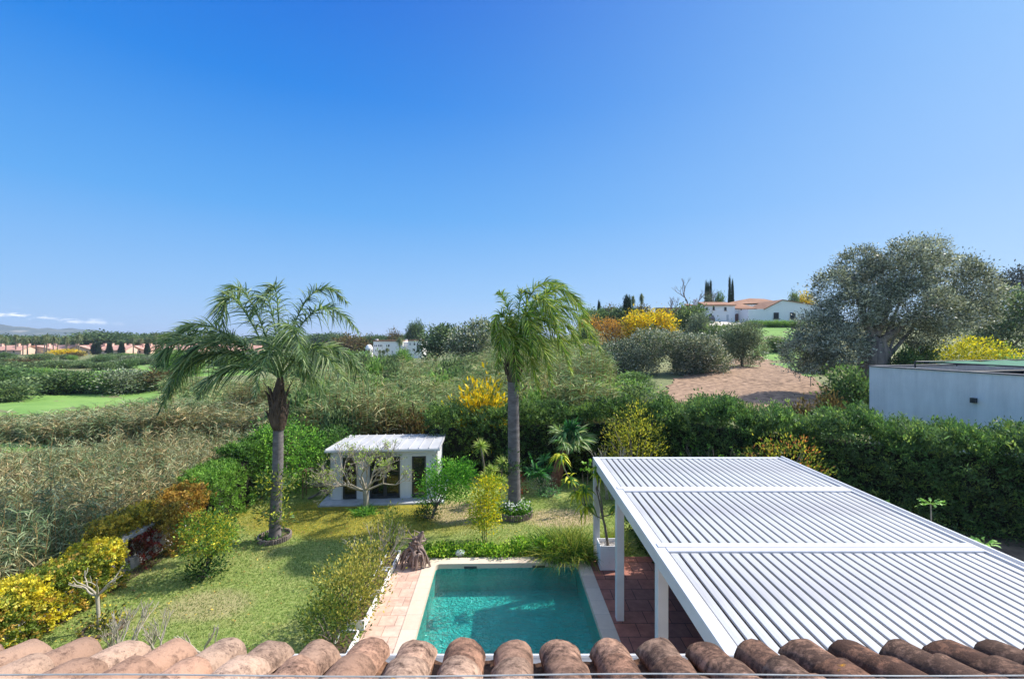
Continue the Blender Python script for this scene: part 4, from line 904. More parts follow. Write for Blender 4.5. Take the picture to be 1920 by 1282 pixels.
# driftwood root
dwb = G(777, 1062); t = thing('driftwood_root', 'weathered brown driftwood root standing on the terrace corner beside the pool', 'driftwood', (dwb[0], dwb[1], .03)); q = MB(); rg = np.random.default_rng(77)
sq = np.array([1, .7, 1.15, .8, 1.1, .75, 1, .85])
q.tube([(-.05, 0, .12), (.0, .02, .5), (.12, 0, .8), (.27, 0, 1.08)], [.20, .17, .13, .03], 8, squash=sq)
for k in range(34):
    a = rg.uniform(0, 2*PI); l = rg.uniform(.3, .55); s = np.array([rg.normal()*.08, rg.normal()*.08, rg.uniform(.25, .7)])
    e = np.array([math.cos(a)*l*1.1, math.sin(a)*l*.7, 0.02]); q.tube(bez(s, s*.4+e*.7+np.array([0, 0, .45]), e, 8), np.linspace(.065, .022, 8)*rg.uniform(.7, 1.3), 7, squash=sq[:7])
for k in range(24):
    s = np.array([rg.normal()*.12, rg.normal()*.1, rg.uniform(.4, .95)]); q.tube(bez(s, s+rg.normal(size=3)*.15, s+np.array([rg.normal()*.22, rg.normal()*.15, rg.uniform(-.05, .3)]), 5), [.04, .035, .025, .015, .005], 6)
q.build('root', M('driftwood', (.10, .065, .05), (.42, .31, .26), 8, .95, 1, 30, (1, 1, .4)), t)
# shrubs by the troughs
ol = pal((136, 134, 56), (112, 116, 48), (166, 156, 70), (90, 104, 44), (186, 172, 90))
for k, (y, x, w_, h, n, pl_, lb_) in enumerate(((10.35, -4.1, 1.25, 1.25, 190, pal((84, 104, 40), (120, 126, 50), (60, 84, 36)), 'olive green shrub in the trough nearest the tiled eave'), (11.3, -4.05, 1.45, 1.65, 300, ol, 'tall yellowing shrub, largest of those growing over the white troughs'), (12.5, -4.0, 1.2, 1.45, 230, ol, 'yellow olive shrub in the middle of the white troughs'), (14.9, -3.95, .8, 1.55, 120, pal((120, 134, 60), (92, 112, 50), (150, 152, 76)), 'slim green shrub beside the driftwood root'))):
    bush('trough_shrub', lb_, 'shrub', (x, y, .1), w_, h, n, 10, .085, .036, pl_, 70+k, 'shrubs along the white troughs', stems=12, inner=.15, cr=.13, up=.8)
def bare(name, label, base, L, r0, seed, stems, depth=3, group=None, mat_=None, spread=.55, up=.35, cat='shrub', leaves=None):
    t = thing(name, label, cat, base, group=group); q = MB(); rg = np.random.default_rng(seed); tips = []
    for k in range(stems):
        d = np.array([rg.normal()*.5, rg.normal()*.5, 1.]); branchy(q, np.array([rg.normal()*.08, rg.normal()*.08, 0]), d, L, r0, depth, rg, tips=tips, spread=spread, up=up)
    q.build('branches', mat_ or m_pale_bark, t)
    if leaves is not None and tips:
        q = MB(); tp = np.array([a for a, b in tips]); tp = tp[rg.random(len(tp)) < leaves[1]]; k = np.repeat(np.arange(len(tp)), leaves[2]); d = nrm(unit(len(k), rg)+np.array([0, 0, .4]))
        q.leaves(tp[k]+rg.normal(size=(len(k), 3))*.05, d, nrm(np.cross(d, unit(len(k), rg))), .085, .05, leaves[0][rg.integers(0, len(leaves[0]), len(k))]); q.build('leaves', m_leaf, t)
    return t
bare('twiggy_shrub', 'pale bare twiggy shrub between the yellow shrubs and the driftwood root', (-4.1, 13.8, .1), .55, .018, 5, 9, 3, leaves=(ol, .35, 3))
# pruned trees at the left
b = G(186, 1180); t = thing('pruned_tree', 'leafless pruned tree with a pale straight trunk beside the yellow creeper', 'tree', b); q = MB(); rg = np.random.default_rng(8)
q.tube([(0, 0, -.1), (-.02, 0, .4), (-.05, 0, .85)], [.05, .04, .042], 8)
for d in ((-.9, .1, .5), (-.5, -.3, .9), (.9, 0, .75), (.7, .3, .9), (.3, -.3, .6)): branchy(q, np.array([-.05, 0, .83]), np.array(d), .34, .028, 2, rg, spread=.5, up=.2, kids=(2, 3))
q.build('trunk', m_pale_bark, t)
bush('low_shrub', 'small dark plants around the foot of the pruned tree', 'shrub', (b[0]+.05, b[1]+.05, 0), .6, .3, 35, 12, .08, .05, pal((84, 90, 40), (60, 70, 34), (190, 170, 60)), 88)
q = MB(); q.tube([(math.cos(a)*.42, math.sin(a)*.36, .03) for a in np.linspace(0, 2*PI, 20)], .04, 6); tag(q.build('tree_pit_rim', m_soil, loc=(b[0]+.1, b[1], 0)), 'dark earth rim around the pruned tree on the lawn', 'tree pit')
bare('bare_shrub', 'largest leafless grey shrub directly behind the tiled eave, near the pruned tree', (-8.75, 10.15, 0), .42, .028, 31, 8, 3, 'leafless shrubs behind the eave', spread=.5)
bare('bare_shrub', 'leafless grey shrub leaning right behind the eave, beside the largest one', (-7.95, 10.1, 0), .42, .026, 34, 5, 3, 'leafless shrubs behind the eave', spread=.5)
bare('bare_shrub', 'small leafless forked shrub standing alone behind the tiled eave', (-6.85, 10.1, 0), .42, .03, 37, 3, 2, 'leafless shrubs behind the eave', spread=.5)
bare('bare_shrub', 'thin leafless twigs rising behind the eave between two lichen spotted tiles', (-6.0, 9.9, 0), .28, .012, 41, 3, 2, 'leafless shrubs behind the eave', spread=.6)

# ------------------------------------------------------------------ hedges
def hedge(name, label, path, z1, th, dens, L, W, palette, seed, cat='hedge', z0=0, core=True, **k):
    t = thing(name, label, cat, (path[0][0], path[0][1], 0)); pth = [(a-path[0][0], b-path[0][1]) for a, b in path]
    q = MB(); hedge_leaves(q, pth, z0+.02, z1, th, dens, L, W, palette, seed, **k)
    if core:
        s = MB(); dr = k.get('zvar', .15)*.85+.12; zz = [v-min(dr+.15, v*.3) for v in z1] if hasattr(z1, '__len__') else z1-min(dr+.15, z1*.3); hedge_core(s, pth, z0-.3, zz, max(th-(.75 if th > 1.25 else .32), .08)); s.build('stems', m_core, t)  # solid dark box added inside the leaves to block the view through
    q.build('foliage', m_leaf, t); return t
cyp = pal((78, 108, 60), (102, 132, 68), (62, 88, 52), (136, 156, 82), (90, 114, 72))
hedge('tall_hedge', 'tall dark clipped conifer hedge behind the pergola and below the white neighbouring wall', [(7.2, 22.6), (11.6, 20.2), (16.9, 17.6), (25.5, 13.3)], [3.7, 3.5, 3.3, 3.45], 1.9, 900, .13, .045, cyp, 3, rough=.42, zvar=.42, up=.5)
hedge('broadleaf_hedge', 'dark broad leaved hedge behind the garden room and the fan palm', [(-4.6, 24.3), (.5, 24.3), (4.2, 23.8), (7.6, 22.9)], [2.9, 3.1, 3.3, 3.6], 1.3, 620, .10, .055, pal((66, 92, 50), (84, 110, 56), (50, 74, 44), (108, 132, 66)), 6, rough=.36, zvar=.40)
hedge('terrace_hedge', 'clipped dark hedge under the pergola beside the terrace', [(5.45, 7.6), (5.25, 13), (4.95, 17.2)], 1.05, 1.1, 900, .07, .045, pal((44, 70, 32), (62, 90, 40), (84, 110, 50)), 9, rough=.08, zvar=.05)
hedge('garden_hedge', 'rounded bright green hedge at the back corner of the lawn next to the orange creeper', [(-11.75, 16.9), (-11.8, 18.9)], [1.75, 1.9], 1.2, 900, .075, .045, pal((110, 146, 62), (136, 168, 78), (84, 118, 50)), 12, rough=.2, zvar=.15)
hedge('garden_hedge', 'dark green hedge section between the bright hedge and the bush behind the palm', [(-11.8, 19.0), (-11.6, 22.3)], [2.2, 2.5], 1.2, 700, .08, .05, pal((56, 86, 38), (74, 106, 46), (96, 130, 56)), 13, rough=.18)
t = bush('laurel_bush', 'big bright green bush behind the wind blown palm', 'bush', (-10.7, 21.4, 0), 3.3, 3.15, 620, 14, .12, .055, pal((104, 150, 54), (80, 124, 44), (134, 176, 66), (64, 104, 40)), 19, cr=.2, stems=8)
t = bush('laurel_bush', 'shaded green bush between the big bright bush and the garden room', 'bush', (-8.9, 22.9, 0), 2.2, 2.6, 300, 13, .12, .055, pal((70, 104, 44), (54, 84, 38), (96, 130, 56)), 20, cr=.2, stems=6)
# creepers on the boundary wall
yc = pal((204, 190, 62), (186, 168, 54), (160, 162, 60), (214, 202, 96), (128, 136, 52), (178, 144, 70), (96, 114, 48))
oc = pal((168, 134, 62), (140, 104, 54), (132, 124, 60), (94, 96, 52), (180, 156, 76))
rc = pal((104, 38, 34), (82, 32, 30), (76, 56, 42), (116, 60, 48))
hedge('yellow_creeper', 'thick bright yellow creeper covering the near end of the white boundary wall', [(-11.75, 7.4), (-11.75, 9), (-11.75, 11), (-11.75, 13.3)], [1.0, 1.12, 1.2, 1.15], .8, 2900, .06, .05, yc, 23, 'creeper', .1, core=False, rough=.11, zvar=.08, up=.2)
hedge('orange_creeper', 'orange brown creeper over the wall beside the round crowned tree', [(-11.75, 14.9), (-11.8, 16.7)], [1.25, 1.45], .85, 2300, .058, .045, oc, 24, 'creeper', .05, core=False, rough=.25, zvar=.25, up=.2)
hedge('brown_creeper', 'thin shaded yellow brown creeper trailing on top of the balustrade', [(-12.2, 13.1), (-12.15, 15.3)], [1.4, 1.45], .4, 1700, .058, .045, pal((170, 150, 60), (130, 128, 56), (98, 104, 50), (196, 170, 66)), 25, 'creeper', .95, core=False, rough=.2, zvar=.2, up=.2)
hedge('red_creeper', 'dark red creeper patch hanging low on the balustrade wall', [(-11.66, 14.0), (-11.66, 14.8)], [.65, .75], .2, 1100, .058, .045, rc, 26, 'creeper', .02, core=False, rough=.15, zvar=.15, up=.1)
# shrubs before the back hedge
t = bush('cassia_shrub', 'tall yellow tipped shrub behind the far edge of the pergola', 'shrub', (5.55, 20.6, 0), 2.5, 4.1, 330, 12, .13, .045, pal((166, 160, 50), (130, 136, 48), (196, 184, 70), (96, 108, 44)), 27, cr=.2, stems=14, inner=.2, up=.8)
bare('bare_shrub', 'bare pinkish twigged shrub left of the tall yellow tipped shrub', (4.3, 20.3, 0), 1.0, .035, 51, 5, 3, cat='shrub')
bare('bare_shrub', 'bare brown shrub with a few lime leaves behind the middle of the pergola', (8.9, 19.3, 0), 1.05, .03, 53, 8, 3, leaves=(lime, .3, 4), mat_=m_bark)
t = bush('nandina_shrub', 'yellow green shrub with reddish tips beyond the far corner of the pergola', 'shrub', (10.5, 17.7, 0), 2.9, 3.35, 300, 12, .13, .05, pal((170, 160, 60), (130, 140, 50), (190, 120, 70), (104, 120, 50)), 28, cr=.2, stems=12, inner=.25, up=.7)
# papaya seedlings by the shaded hedge
for k, (px, py, top, Z, lb_) in enumerate(((1745, 972, 938, 15.2, 'slender papaya plant with a flat pale leaf crown in front of the shaded hedge'), (1656, 960, 932, 16.3, 'tiny pale leaf tuft just above the pergola edge, left of the papaya'), (1846, 1030, 1014, 14.2, 'small pale leaf spray above the pergola edge, right of the papaya'))):
    tp = P(px, top+6, Z); t = thing('papaya_plant', lb_, 'plant', (tp[0], tp[1], 0), group='seedlings by the shaded hedge'); q = MB(); q.tube([(0, 0, 0), (.02, 0, tp[2]*.5), (0, 0, tp[2])], [.03, .025, .02], 6); q.build('stem', m_pale_bark, t)
    q = MB(); n = 14 if k != 1 else 6; a = np.linspace(0, 2*PI, n)+r.normal(size=n)*.2; d = nrm(np.c_[np.cos(a), np.sin(a), .25+.2*r.normal(size=n)]); s_ = (.42, .2, .38)[k]
    q.strips(np.repeat([[0, 0, tp[2]]], n, 0), d, np.c_[np.zeros((n, 2)), -np.full(n, .15)], s_, .02, pal((130, 170, 80)), 3)
    for f_ in (.5, .7, .88): 
        c0 = np.array([0, 0, tp[2]])+d*s_*f_+np.array([0, 0, -.15*f_*f_*s_]); dd = nrm(d+unit(n, r)*.8); q.leaves(c0-dd*.04, dd, nrm(np.cross(dd, np.array([0, 0, 1.])+unit(n, r)*.3)), .13, .09, pal((150, 190, 100), (120, 166, 80))[r.integers(0, 2, n)])
    q.build('leaves', m_leaf, t)
# ------------------------------------------------------------------ reeds and thickets
def reeds(name, label, cat, xs, ys, h, palette, tipp, seed, nb=11, L=.5, W=.035, stem=srgb(150, 124, 82), hv=.2, sink=0., up=.55, zfn=None):
    r = np.random.default_rng(seed); n = len(xs); z = terr(xs, ys)-sink
    H = (h if np.isscalar(h) else h)*r.normal(1, hv, n).clip(.45, 1.5)
    lean = r.normal(size=(n, 2))*.10; q = MB()
    top = np.c_[xs+lean[:, 0]*H, ys+lean[:, 1]*H, z+H]; bot = np.c_[xs, ys, z]
    a = r.uniform(0, PI, n); s = np.c_[np.cos(a), np.sin(a), np.zeros(n)]*W*.45
    V = np.stack([bot-s, bot+s, top+s*.4, top-s*.4], 1).reshape(-1, 3)
    q.add(V, np.arange(4*n).reshape(-1, 4), np.array(stem)*r.normal(1, .2, (n, 1)).clip(.5, 1.5))
    k = np.repeat(np.arange(n), nb); m = len(k); t = 1-.75*r.random(m)**1.5
    p = bot[k]*(1-t[:, None])+top[k]*t[:, None]; a = r.uniform(0, 2*PI, m)
    d = nrm(np.c_[np.cos(a), np.sin(a), up+.4*r.normal(size=m)]); g = np.c_[d[:, :2]*.1, -r.uniform(.08, .5, m)]
    hue = (np.sin(xs*.9+np.cos(ys*.7)*2)+np.cos(ys*1.1+xs*.35))*.9+r.normal(size=n)*1.0
    ci = ((hue[k]+r.normal(size=m)*.7)*.16*len(palette)+len(palette)/2).astype(int).clip(0, len(palette)-1)
    col = palette[ci]*r.normal(1, .28, (m, 1)).clip(.4, 1.8)*(r.normal(1, .18, n).clip(.6, 1.5))[k][:, None]
    q.strips(p, d, g, L*r.uniform(.6, 1.3, m), W, col, 2)
    return tag(q.build(name, m_leaf_dry), label, cat, kind='stuff')
def scatter(n, s0, s1, y0, y1, cond=None, seed=0, bias=1.0):
    r = np.random.default_rng(seed); y = (r.uniform(y0**(2*bias), y1**(2*bias), n))**(1/(2*bias)); s = r.uniform(s0, s1, n); x = s*y
    if cond is not None: k = cond(x, y, s); x, y = x[k], y[k]
    return x, y
rp = pal((78, 100, 68), (100, 118, 80), (122, 134, 96), (150, 156, 120), (148, 142, 104), (168, 148, 110), (126, 124, 84), (88, 108, 72))
rpg = pal((78, 104, 62), (102, 126, 74), (126, 142, 92), (144, 148, 100), (160, 150, 108))
edge = lambda x, y: 25.0+1.0*np.sin(x*.35)+.6*np.sin(x*.9)-2.6*sstep(-20, -27, x)
x, y = scatter(14500, -1.22, -.30, 7, 27, lambda x, y, s: (x < -12.45) & (y < edge(x, y)), 1, .8)
reeds('reeds', 'dense bed of dry grey green reeds beyond the garden wall', 'reeds', x, y, 2.75, rp, None, 1, nb=21, L=.34, W=.033, hv=.2, up=1.0)
x, y = scatter(5200, -1.22, -.50, 35.5, 41.5, lambda x, y, s: np.sin(x*.31)*.8+np.sin(x*.83)*.5+y > 36.2, 2)
reeds('reeds', 'second band of tan and green reeds between the clearing and the meadow', 'reeds', x, y, 2.05*(1-.38*sstep(-.8, -1.1, x/y)), rp, None, 2, nb=13, L=.6, W=.06, hv=.22)
x, y = scatter(15000, -.62, .30, 25.5, 46, lambda x, y, s: (y > 26.2+.5*np.sin(x)) & ((s > -.47+.05*np.sin(y)) | (y > 41)) & (s < .20+.02*np.sin(y)-.008*(y-26).clip(0, 20)*0), 3)
reeds('reeds', 'tall green and straw coloured cane thicket behind the garden room', 'reeds', x, y, 3.3+.35*np.sin(x*.5)+.3*np.sin(y*.6+x*.2), rpg, None, 3, nb=13, L=.7, W=.06, hv=.16)
x, y = scatter(11500, -.77, .26, 43, 92, lambda x, y, s: (s < .07+.01*np.sin(y)) & ((s > -.5) | (y < 66)), 4)
reeds('reeds', 'far cane and scrub slope rising towards the white hotel', 'reeds', x, y, (2.4+.5*np.sin(x*.23)+.5*np.sin(y*.31+x*.1))*np.where(x/y < -.42, .7, 1), rpg, None, 4, nb=13, L=.9, W=.11, hv=.22)
# undergrowth tone low in the first reed bed
# ------------------------------------------------------------------ bushes beyond the garden
def prot(name, palette, seed, n=230, per=16, lm=None, L=.075, W=.04, lobes=None, trunkc=None, cr=.11, **k):
    """unit-size bush: 1 m tall, 1 m wide"""
    q = MB(); r = np.random.default_rng(seed)
    lobes = lobes or [(0, 0, .45, .42, .42, .42), (r.uniform(-.25, .25), 0, .62, .28, .28, .3), (r.uniform(-.3, .3), .1, .4, .3, .3, .3)]
    c = crown(q, lobes, n, per, cr, L, W, palette, seed, floor=0, **k)
    s = MB()
    for j in range(5):
        e = c[r.integers(len(c))]; s.tube(bez((0, 0, -.1), (e[0]*.3, e[1]*.3, e[2]*.5), e, 5), np.linspace(.04, .008, 5), 5)
    t = thing(name, 'x', 'bush'); s.build('stems', m_bark, t); q.build('foliage', lm or m_leaf, t); return t
protos = {}
def place(kind, name, label, cat, px, py, w, h, Zmin=24, seed=0, group=None, Z=None, sink=.1, lift=0):
    """px,py = foot; w,h in metres"""
    p = T(px, py, Zmin) if Z is None else np.array([(px-960)/FPX*Z, Z, terr((px-960)/FPX*Z, Z)])
    o = protos[kind]
    r = copy_tree(o, (p[0], p[1], p[2]-sink+lift), (seed*2.399) % 6.28, (w, w, h), label, group); r.name = name; r['category'] = cat
    if not group and 'group' in r: del r['group']
    return r
protos['sage'] = prot('scrub_bush', olive2, 101); protos['dark'] = prot('scrub_bush', pal((70, 96, 56), (90, 116, 66), (54, 76, 48), (112, 132, 82)), 102)
protos['olive'] = prot('scrub_bush', pal((116, 126, 96), (92, 104, 76), (146, 152, 124), (70, 82, 60), (130, 136, 110)), 103, 300, 18, lm=m_olive, L=.06, W=.03)
protos['yellow'] = prot('scrub_bush', pal((226, 188, 20), (206, 170, 24), (180, 160, 40), (236, 206, 50), (120, 124, 44)), 104, 260, 15)
protos['orange'] = prot('scrub_bush', pal((176, 128, 60), (140, 104, 64), (196, 146, 60), (120, 104, 70), (204, 150, 40)), 105, 190, 12, L=.06)
protos['brown'] = prot('scrub_bush', pal((96, 78, 48), (74, 62, 40), (116, 98, 62), (80, 84, 50)), 106, 230, 15)
protos['green'] = prot('scrub_bush', pal((96, 132, 60), (118, 152, 74), (76, 108, 50), (136, 160, 88)), 107)
protos['pine'] = prot('scrub_bush', pal((70, 92, 60), (88, 110, 70), (56, 76, 52), (106, 122, 80)), 108, 300, 16, lobes=[(0, 0, .66, .48, .48, .22), (-.2, 0, .78, .26, .26, .2), (.22, .05, .72, .26, .26, .2)], L=.07)
protos['cypress'] = prot('cypress', pal((34, 56, 40), (46, 70, 46), (26, 44, 34)), 109, 340, 14, lobes=[(0, 0, .35, .5, .5, .36), (0, 0, .68, .34, .34, .32)], L=.10, W=.05, cr=.07, up=1.2)
# palm prototype for far away
def farpalm(seed, c):
    t = thing('distant_palm', 'x', 'palm tree'); q = MB(); q.tube([(0, 0, -.1), (.01, 0, .4), (0, 0, .8)], [.035, .025, .022], 6); q.build('trunk', m_bark, t)
    q = MB(); r = np.random.default_rng(seed); n = 300; d = nrm(unit(n, r)+np.array([0, 0, .15])); q.strips(np.repeat([[0, 0, .82]], n, 0), d, np.c_[np.zeros((n, 2)), -r.uniform(.3, 1, n)], r.uniform(.13, .23, n), .02, c[r.integers(0, len(c), n)], 3)
    q.build('crown', m_leaf, t); return t
protos['palm'] = farpalm(1, pal((110, 120, 80), (86, 100, 64), (130, 136, 96))); 
bid = [0]
def B(kind, label, px, py, wpx, toppy, Zmin=24, name='scrub_bush', cat='bush', group=None, Z=None, **k):
    """foot px,py; width in px; top row"""
    bid[0] += 1
    p = T(px, py, Zmin) if Z is None else np.array([(px-960)/FPX*Z, Z, terr((px-960)/FPX*Z, Z)])
    ZZ = p[1]; w = wpx/FPX*ZZ/.95; ztop = HC-(toppy-633)/FPX*ZZ; h = max(.5, ztop-p[2]+.1)*1.02
    return place(kind, name, label, cat, px, py, w, h, Zmin, bid[0], group, Z=ZZ)
# band between the two meadows
gB = 'round bushes between the near and the far meadow'
for (px, py, w_, top, kd, lb) in [(20, 752, 70, 712, 'sage', 'pale round bush at the near meadow edge, cut by the picture edge'), (-20, 736, 90, 690, 'dark', 'dark green bush behind the pale round bush'), (28, 724, 80, 690, 'dark', 'dark green bush at the west end of the bush band'),
    (88, 738, 80, 702, 'sage', 'grey green round bush in the bush band, first from the west in front'), (118, 738, 66, 694, 'sage', 'tall grey green bush next to the first front bush of the band'), (160, 737, 66, 696, 'dark', 'dark green bush in the middle of the bush band'),
    (196, 737, 50, 700, 'green', 'brighter green bush between the dark and the grey round bush'), (232, 737, 84, 692, 'olive', 'large rounded grey bush near the reddish brown bush'), (262, 734, 40, 700, 'sage', 'small grey green bush against the large rounded grey one'), (297, 730, 56, 692, 'brown', 'reddish brown bush at the east end of the band, left of the palm fronds')]:
    B(kd, lb, px, py, w_, top)
r = np.random.default_rng(77)
for k in range(34):
    px = r.uniform(-30, 330); py = r.uniform(671, 712)
    if py > 684 and px > 170: py = r.uniform(671, 682)
    hh = r.uniform(8, 14)*(1 if py < 690 else 1.6); B(r.choice(['sage', 'dark', 'olive', 'green', 'sage']), 'grey green scrub bush dotted over the rough ground before the pink villas', px, py, hh*r.uniform(1.6, 3), py-hh, group='scrub bushes before the villas')
for k in range(12):
    px = 110+k*19+r.normal()*4; B(r.choice(['sage', 'olive', 'dark']), 'rounded bush in the hedge row along the far meadow', px, 694+r.uniform(-8, 4)-k*.8, r.uniform(28, 44), 678+r.uniform(-3, 3)-k*.5, group='bush row by the far meadow')
B('yellow', 'orange yellow flowering bush in front of the pink villas', 126, 668, 44, 654, name='flowering_bush'); B('brown', 'dark purple brown bush beside the orange yellow bush', 138, 672, 24, 660)
B('brown', 'pale brown thicket of bare scrub before the western villas', 45, 690, 50, 672); B('olive', 'whitish scrub bush before the eastern villas', 236, 672, 20, 662)
for k in range(22):
    px = 330+k*17+r.normal()*5; B(r.choice(['sage', 'olive', 'dark', 'green']), 'grey green bush in the scrub seen through the palm fronds', px, r.uniform(672, 705), r.uniform(26, 50), r.uniform(655, 672), group='scrub bushes behind the palm fronds')
# reed plumes edge and meadow outcrop
pass
# ------------------------------------------------------------------ pink villas
m_pink = M('pink_roof', srgb(190, 140, 122), srgb(214, 168, 150), .6, .9, .3, 8); m_pinkw = M('pink_render', srgb(222, 182, 160), srgb(232, 198, 178), .5, .9, 0); m_win = M('dark_window', (.03, .035, .04), (.05, .055, .06), 3, .3, 0)
m_terra = M('old_terracotta', srgb(128, 92, 72), srgb(172, 130, 102), .9, .95, .6, 6); m_lime = M('limewash', (.86, .82, .78), (.94, .90, .86), .35, .9, .1, w=.3)
def gable(mb, x0, x1, y0, y1, ze, zr, ov=.3, th=.15, axis='x'):
    """pitched roof; ridge along axis"""
    def pt(u, v, z): return (u, v, z) if axis == 'x' else (v, u, z)
    a0, a1, b0, b1 = (x0, x1, y0, y1) if axis == 'x' else (y0, y1, x0, x1)
    a0 -= ov; a1 += ov; bm_ = (b0+b1)/2; s = (zr-ze)/((b1-b0)/2)
    V = []
    for a in (a0, a1):
        for z_ in (0, -th): V += [pt(a, b0-ov, ze-ov*s+z_), pt(a, bm_, zr+z_), pt(a, b1+ov, ze-ov*s+z_)]
    F = [(0, 6, 7, 1), (1, 7, 8, 2), (3, 4, 10, 9), (4, 5, 11, 10), (0, 3, 9, 6), (2, 8, 11, 5), (0, 1, 4, 3), (1, 2, 5, 4), (6, 9, 10, 7), (7, 10, 11, 8)]
    return mb.add(V, F)
def gwall(mb, x0, x1, y0, y1, z0, ze, zr, axis='x'):
    mb.box(x0, x1, y0, y1, z0, ze); bm_ = ((y0+y1) if axis == 'x' else (x0+x1))/2
    if axis == 'x':
        mb.add([(x0, y0, ze), (x0, y1, ze), (x0, bm_, zr), (x1, y0, ze), (x1, y1, ze), (x1, bm_, zr)], [(0, 1, 4, 3)]); mb.add([(x0, y0, ze), (x0, y1, ze), (x0, bm_, zr), (x1, y0, ze), (x1, y1, ze), (x1, bm_, zr)], [(0, 2, 1), (3, 4, 5)])
    else:
        mb.add([(x0, y0, ze), (x1, y0, ze), (bm_, y0, zr), (x0, y1, ze), (x1, y1, ze), (bm_, y1, zr)], [(0, 1, 2), (5, 4, 3)])
    return mb
vl = [(8, 60, 'x'), (65, 66, 'y'), (105, 50, 'x'), (148, 52, 'y'), (178, 40, 'x'), (212, 46, 'x'), (248, 50, 'y'), (290, 46, 'x'), (345, 60, 'x'), (395, 56, 'y'), (450, 60, 'x')]
vtx = ['westernmost pink villa cut by the picture edge', 'broad pink villa behind the cluster of tall palms', 'pink villa behind the orange yellow bush', 'pink villa with a pale gable right of the yellow bush', 'small pink villa with a pale pointed gable', 'long pink villa with two chimneys behind the small cypresses', 'pink villa at the foot of the green slope', 'pink villa just before the first palm fronds', 'pink villa seen between the palm fronds', 'pink villa behind the dense middle of the palm fronds', 'pink villa right behind the palm crown']
for k, ((px, wp_, ax), lb) in enumerate(zip(vl, vtx)):
    Z = 236+(k*37 % 5)*4; X = (px-960)/FPX*Z; w_ = wp_/FPX*Z*1.05; t = thing('villa', lb, 'house', (X, Z, terr(X, Z)-.3), .12*math.sin(k*2), 'pink villas across the meadow'); q = MB(); d_ = 9
    gwall(q, -w_/2, w_/2, 0, d_, 0, 2.4, 4.6, ax); q.build('wall', m_pinkw, t)
    q = MB(); gable(q, -w_/2, w_/2, 0, d_, 2.45, 4.7, .5, .2, ax); q.build('roof', m_pink, t)
    for c in range(2):
        q = MB(); cx = -w_*.3+c*w_*.5; q.box(cx-.5, cx+.5, 3.2, 4.2, 3.4, 5.4).box(cx-.65, cx+.65, 3.05, 4.35, 5.402, 5.6); q.build('chimney', m_pinkw, t)
    for c in range(3):
        q = MB(); cx = -w_*.32+c*w_*.3; q.box(cx-.5, cx+.5, -.03, -.004, .8, 1.9); q.build('window', m_win, t)
for k in range(26):
    px = -15+k*9.5+r.normal()*4 if k < 18 else 250+(k-18)*14; Z = 246+r.uniform(-24, 14) if k % 3 else 228
    o = place('palm', 'distant_palm', 'tall slim palm in the cluster rising over the pink villas', 'palm tree', px, 0, 9.5, 10.5+r.uniform(-1.5, 1.5), seed=k, group='palms over the pink villas', Z=Z)
for k in range(30):
    px = -20+k*16+r.normal()*6; Z = 265+r.uniform(0, 30); place(['pine', 'dark', 'pine'][k % 3], 'distant_tree', 'dark tree in the line behind the pink villas', 'tree', px, 0, r.uniform(11, 20), r.uniform(7.2, 10.5), seed=k+200, group='tree line behind the pink villas', Z=Z)
place('pine', 'umbrella_pine', 'broad green umbrella pine rising from the tree line over the middle villas', 'tree', 200, 0, 26, 11.5, seed=3, Z=268)
for k, px in enumerate((176, 184, 205, 228, 276)):
    place('cypress', 'small_cypress', 'small dark cypress standing before the pink villas', 'cypress', px, 0, 2.4, 5.2+.3*k % 1.1, seed=k, group='small cypresses before the villas', Z=226)
for k in range(34):
    px = 262+k*17+r.normal()*6; Z = 330+r.uniform(0, 120); place(['pine', 'dark', 'sage'][k % 3], 'distant_tree', 'far tree on the low ridge west of the white hotel', 'tree', px, 0, r.uniform(16, 30), r.uniform(8, 12.5), seed=k+300, group='far ridge trees west of the hotel', Z=Z)
sl = MB(); Z = 300
V = [(P(222, 0, 296)[0], 296, -2), (P(285, 0, 296)[0], 296, -2), (P(282, 0, 330)[0], 330, 4.6), (P(232, 0, 330)[0], 330, 4.8)]; sl.add(V, [(0, 1, 2, 3)], smooth=True); struct('green_slope', sl, m_meadow)
for k, (px, lb) in enumerate(((272, 'small white house on the green slope, left one'), (284, 'small white house on the green slope, right one'))):
    Z = 318; X = P(px, 0, Z)[0]; t = thing('white_house', lb, 'house', (X, Z, 2.3)); q = MB(); q.box(-2, 2, 0, 5, 0, 2.9+.4*k); q.build('wall', m_lime, t); q = MB(); q.box(-2.2, 2.2, -.2, 5.2, 2.905+.4*k, 3.1+.4*k); q.build('roof', m_lime, t); q = MB(); q.box(-.6, .6, -.05, -.01, 1, 2); q.build('window', m_win, t)
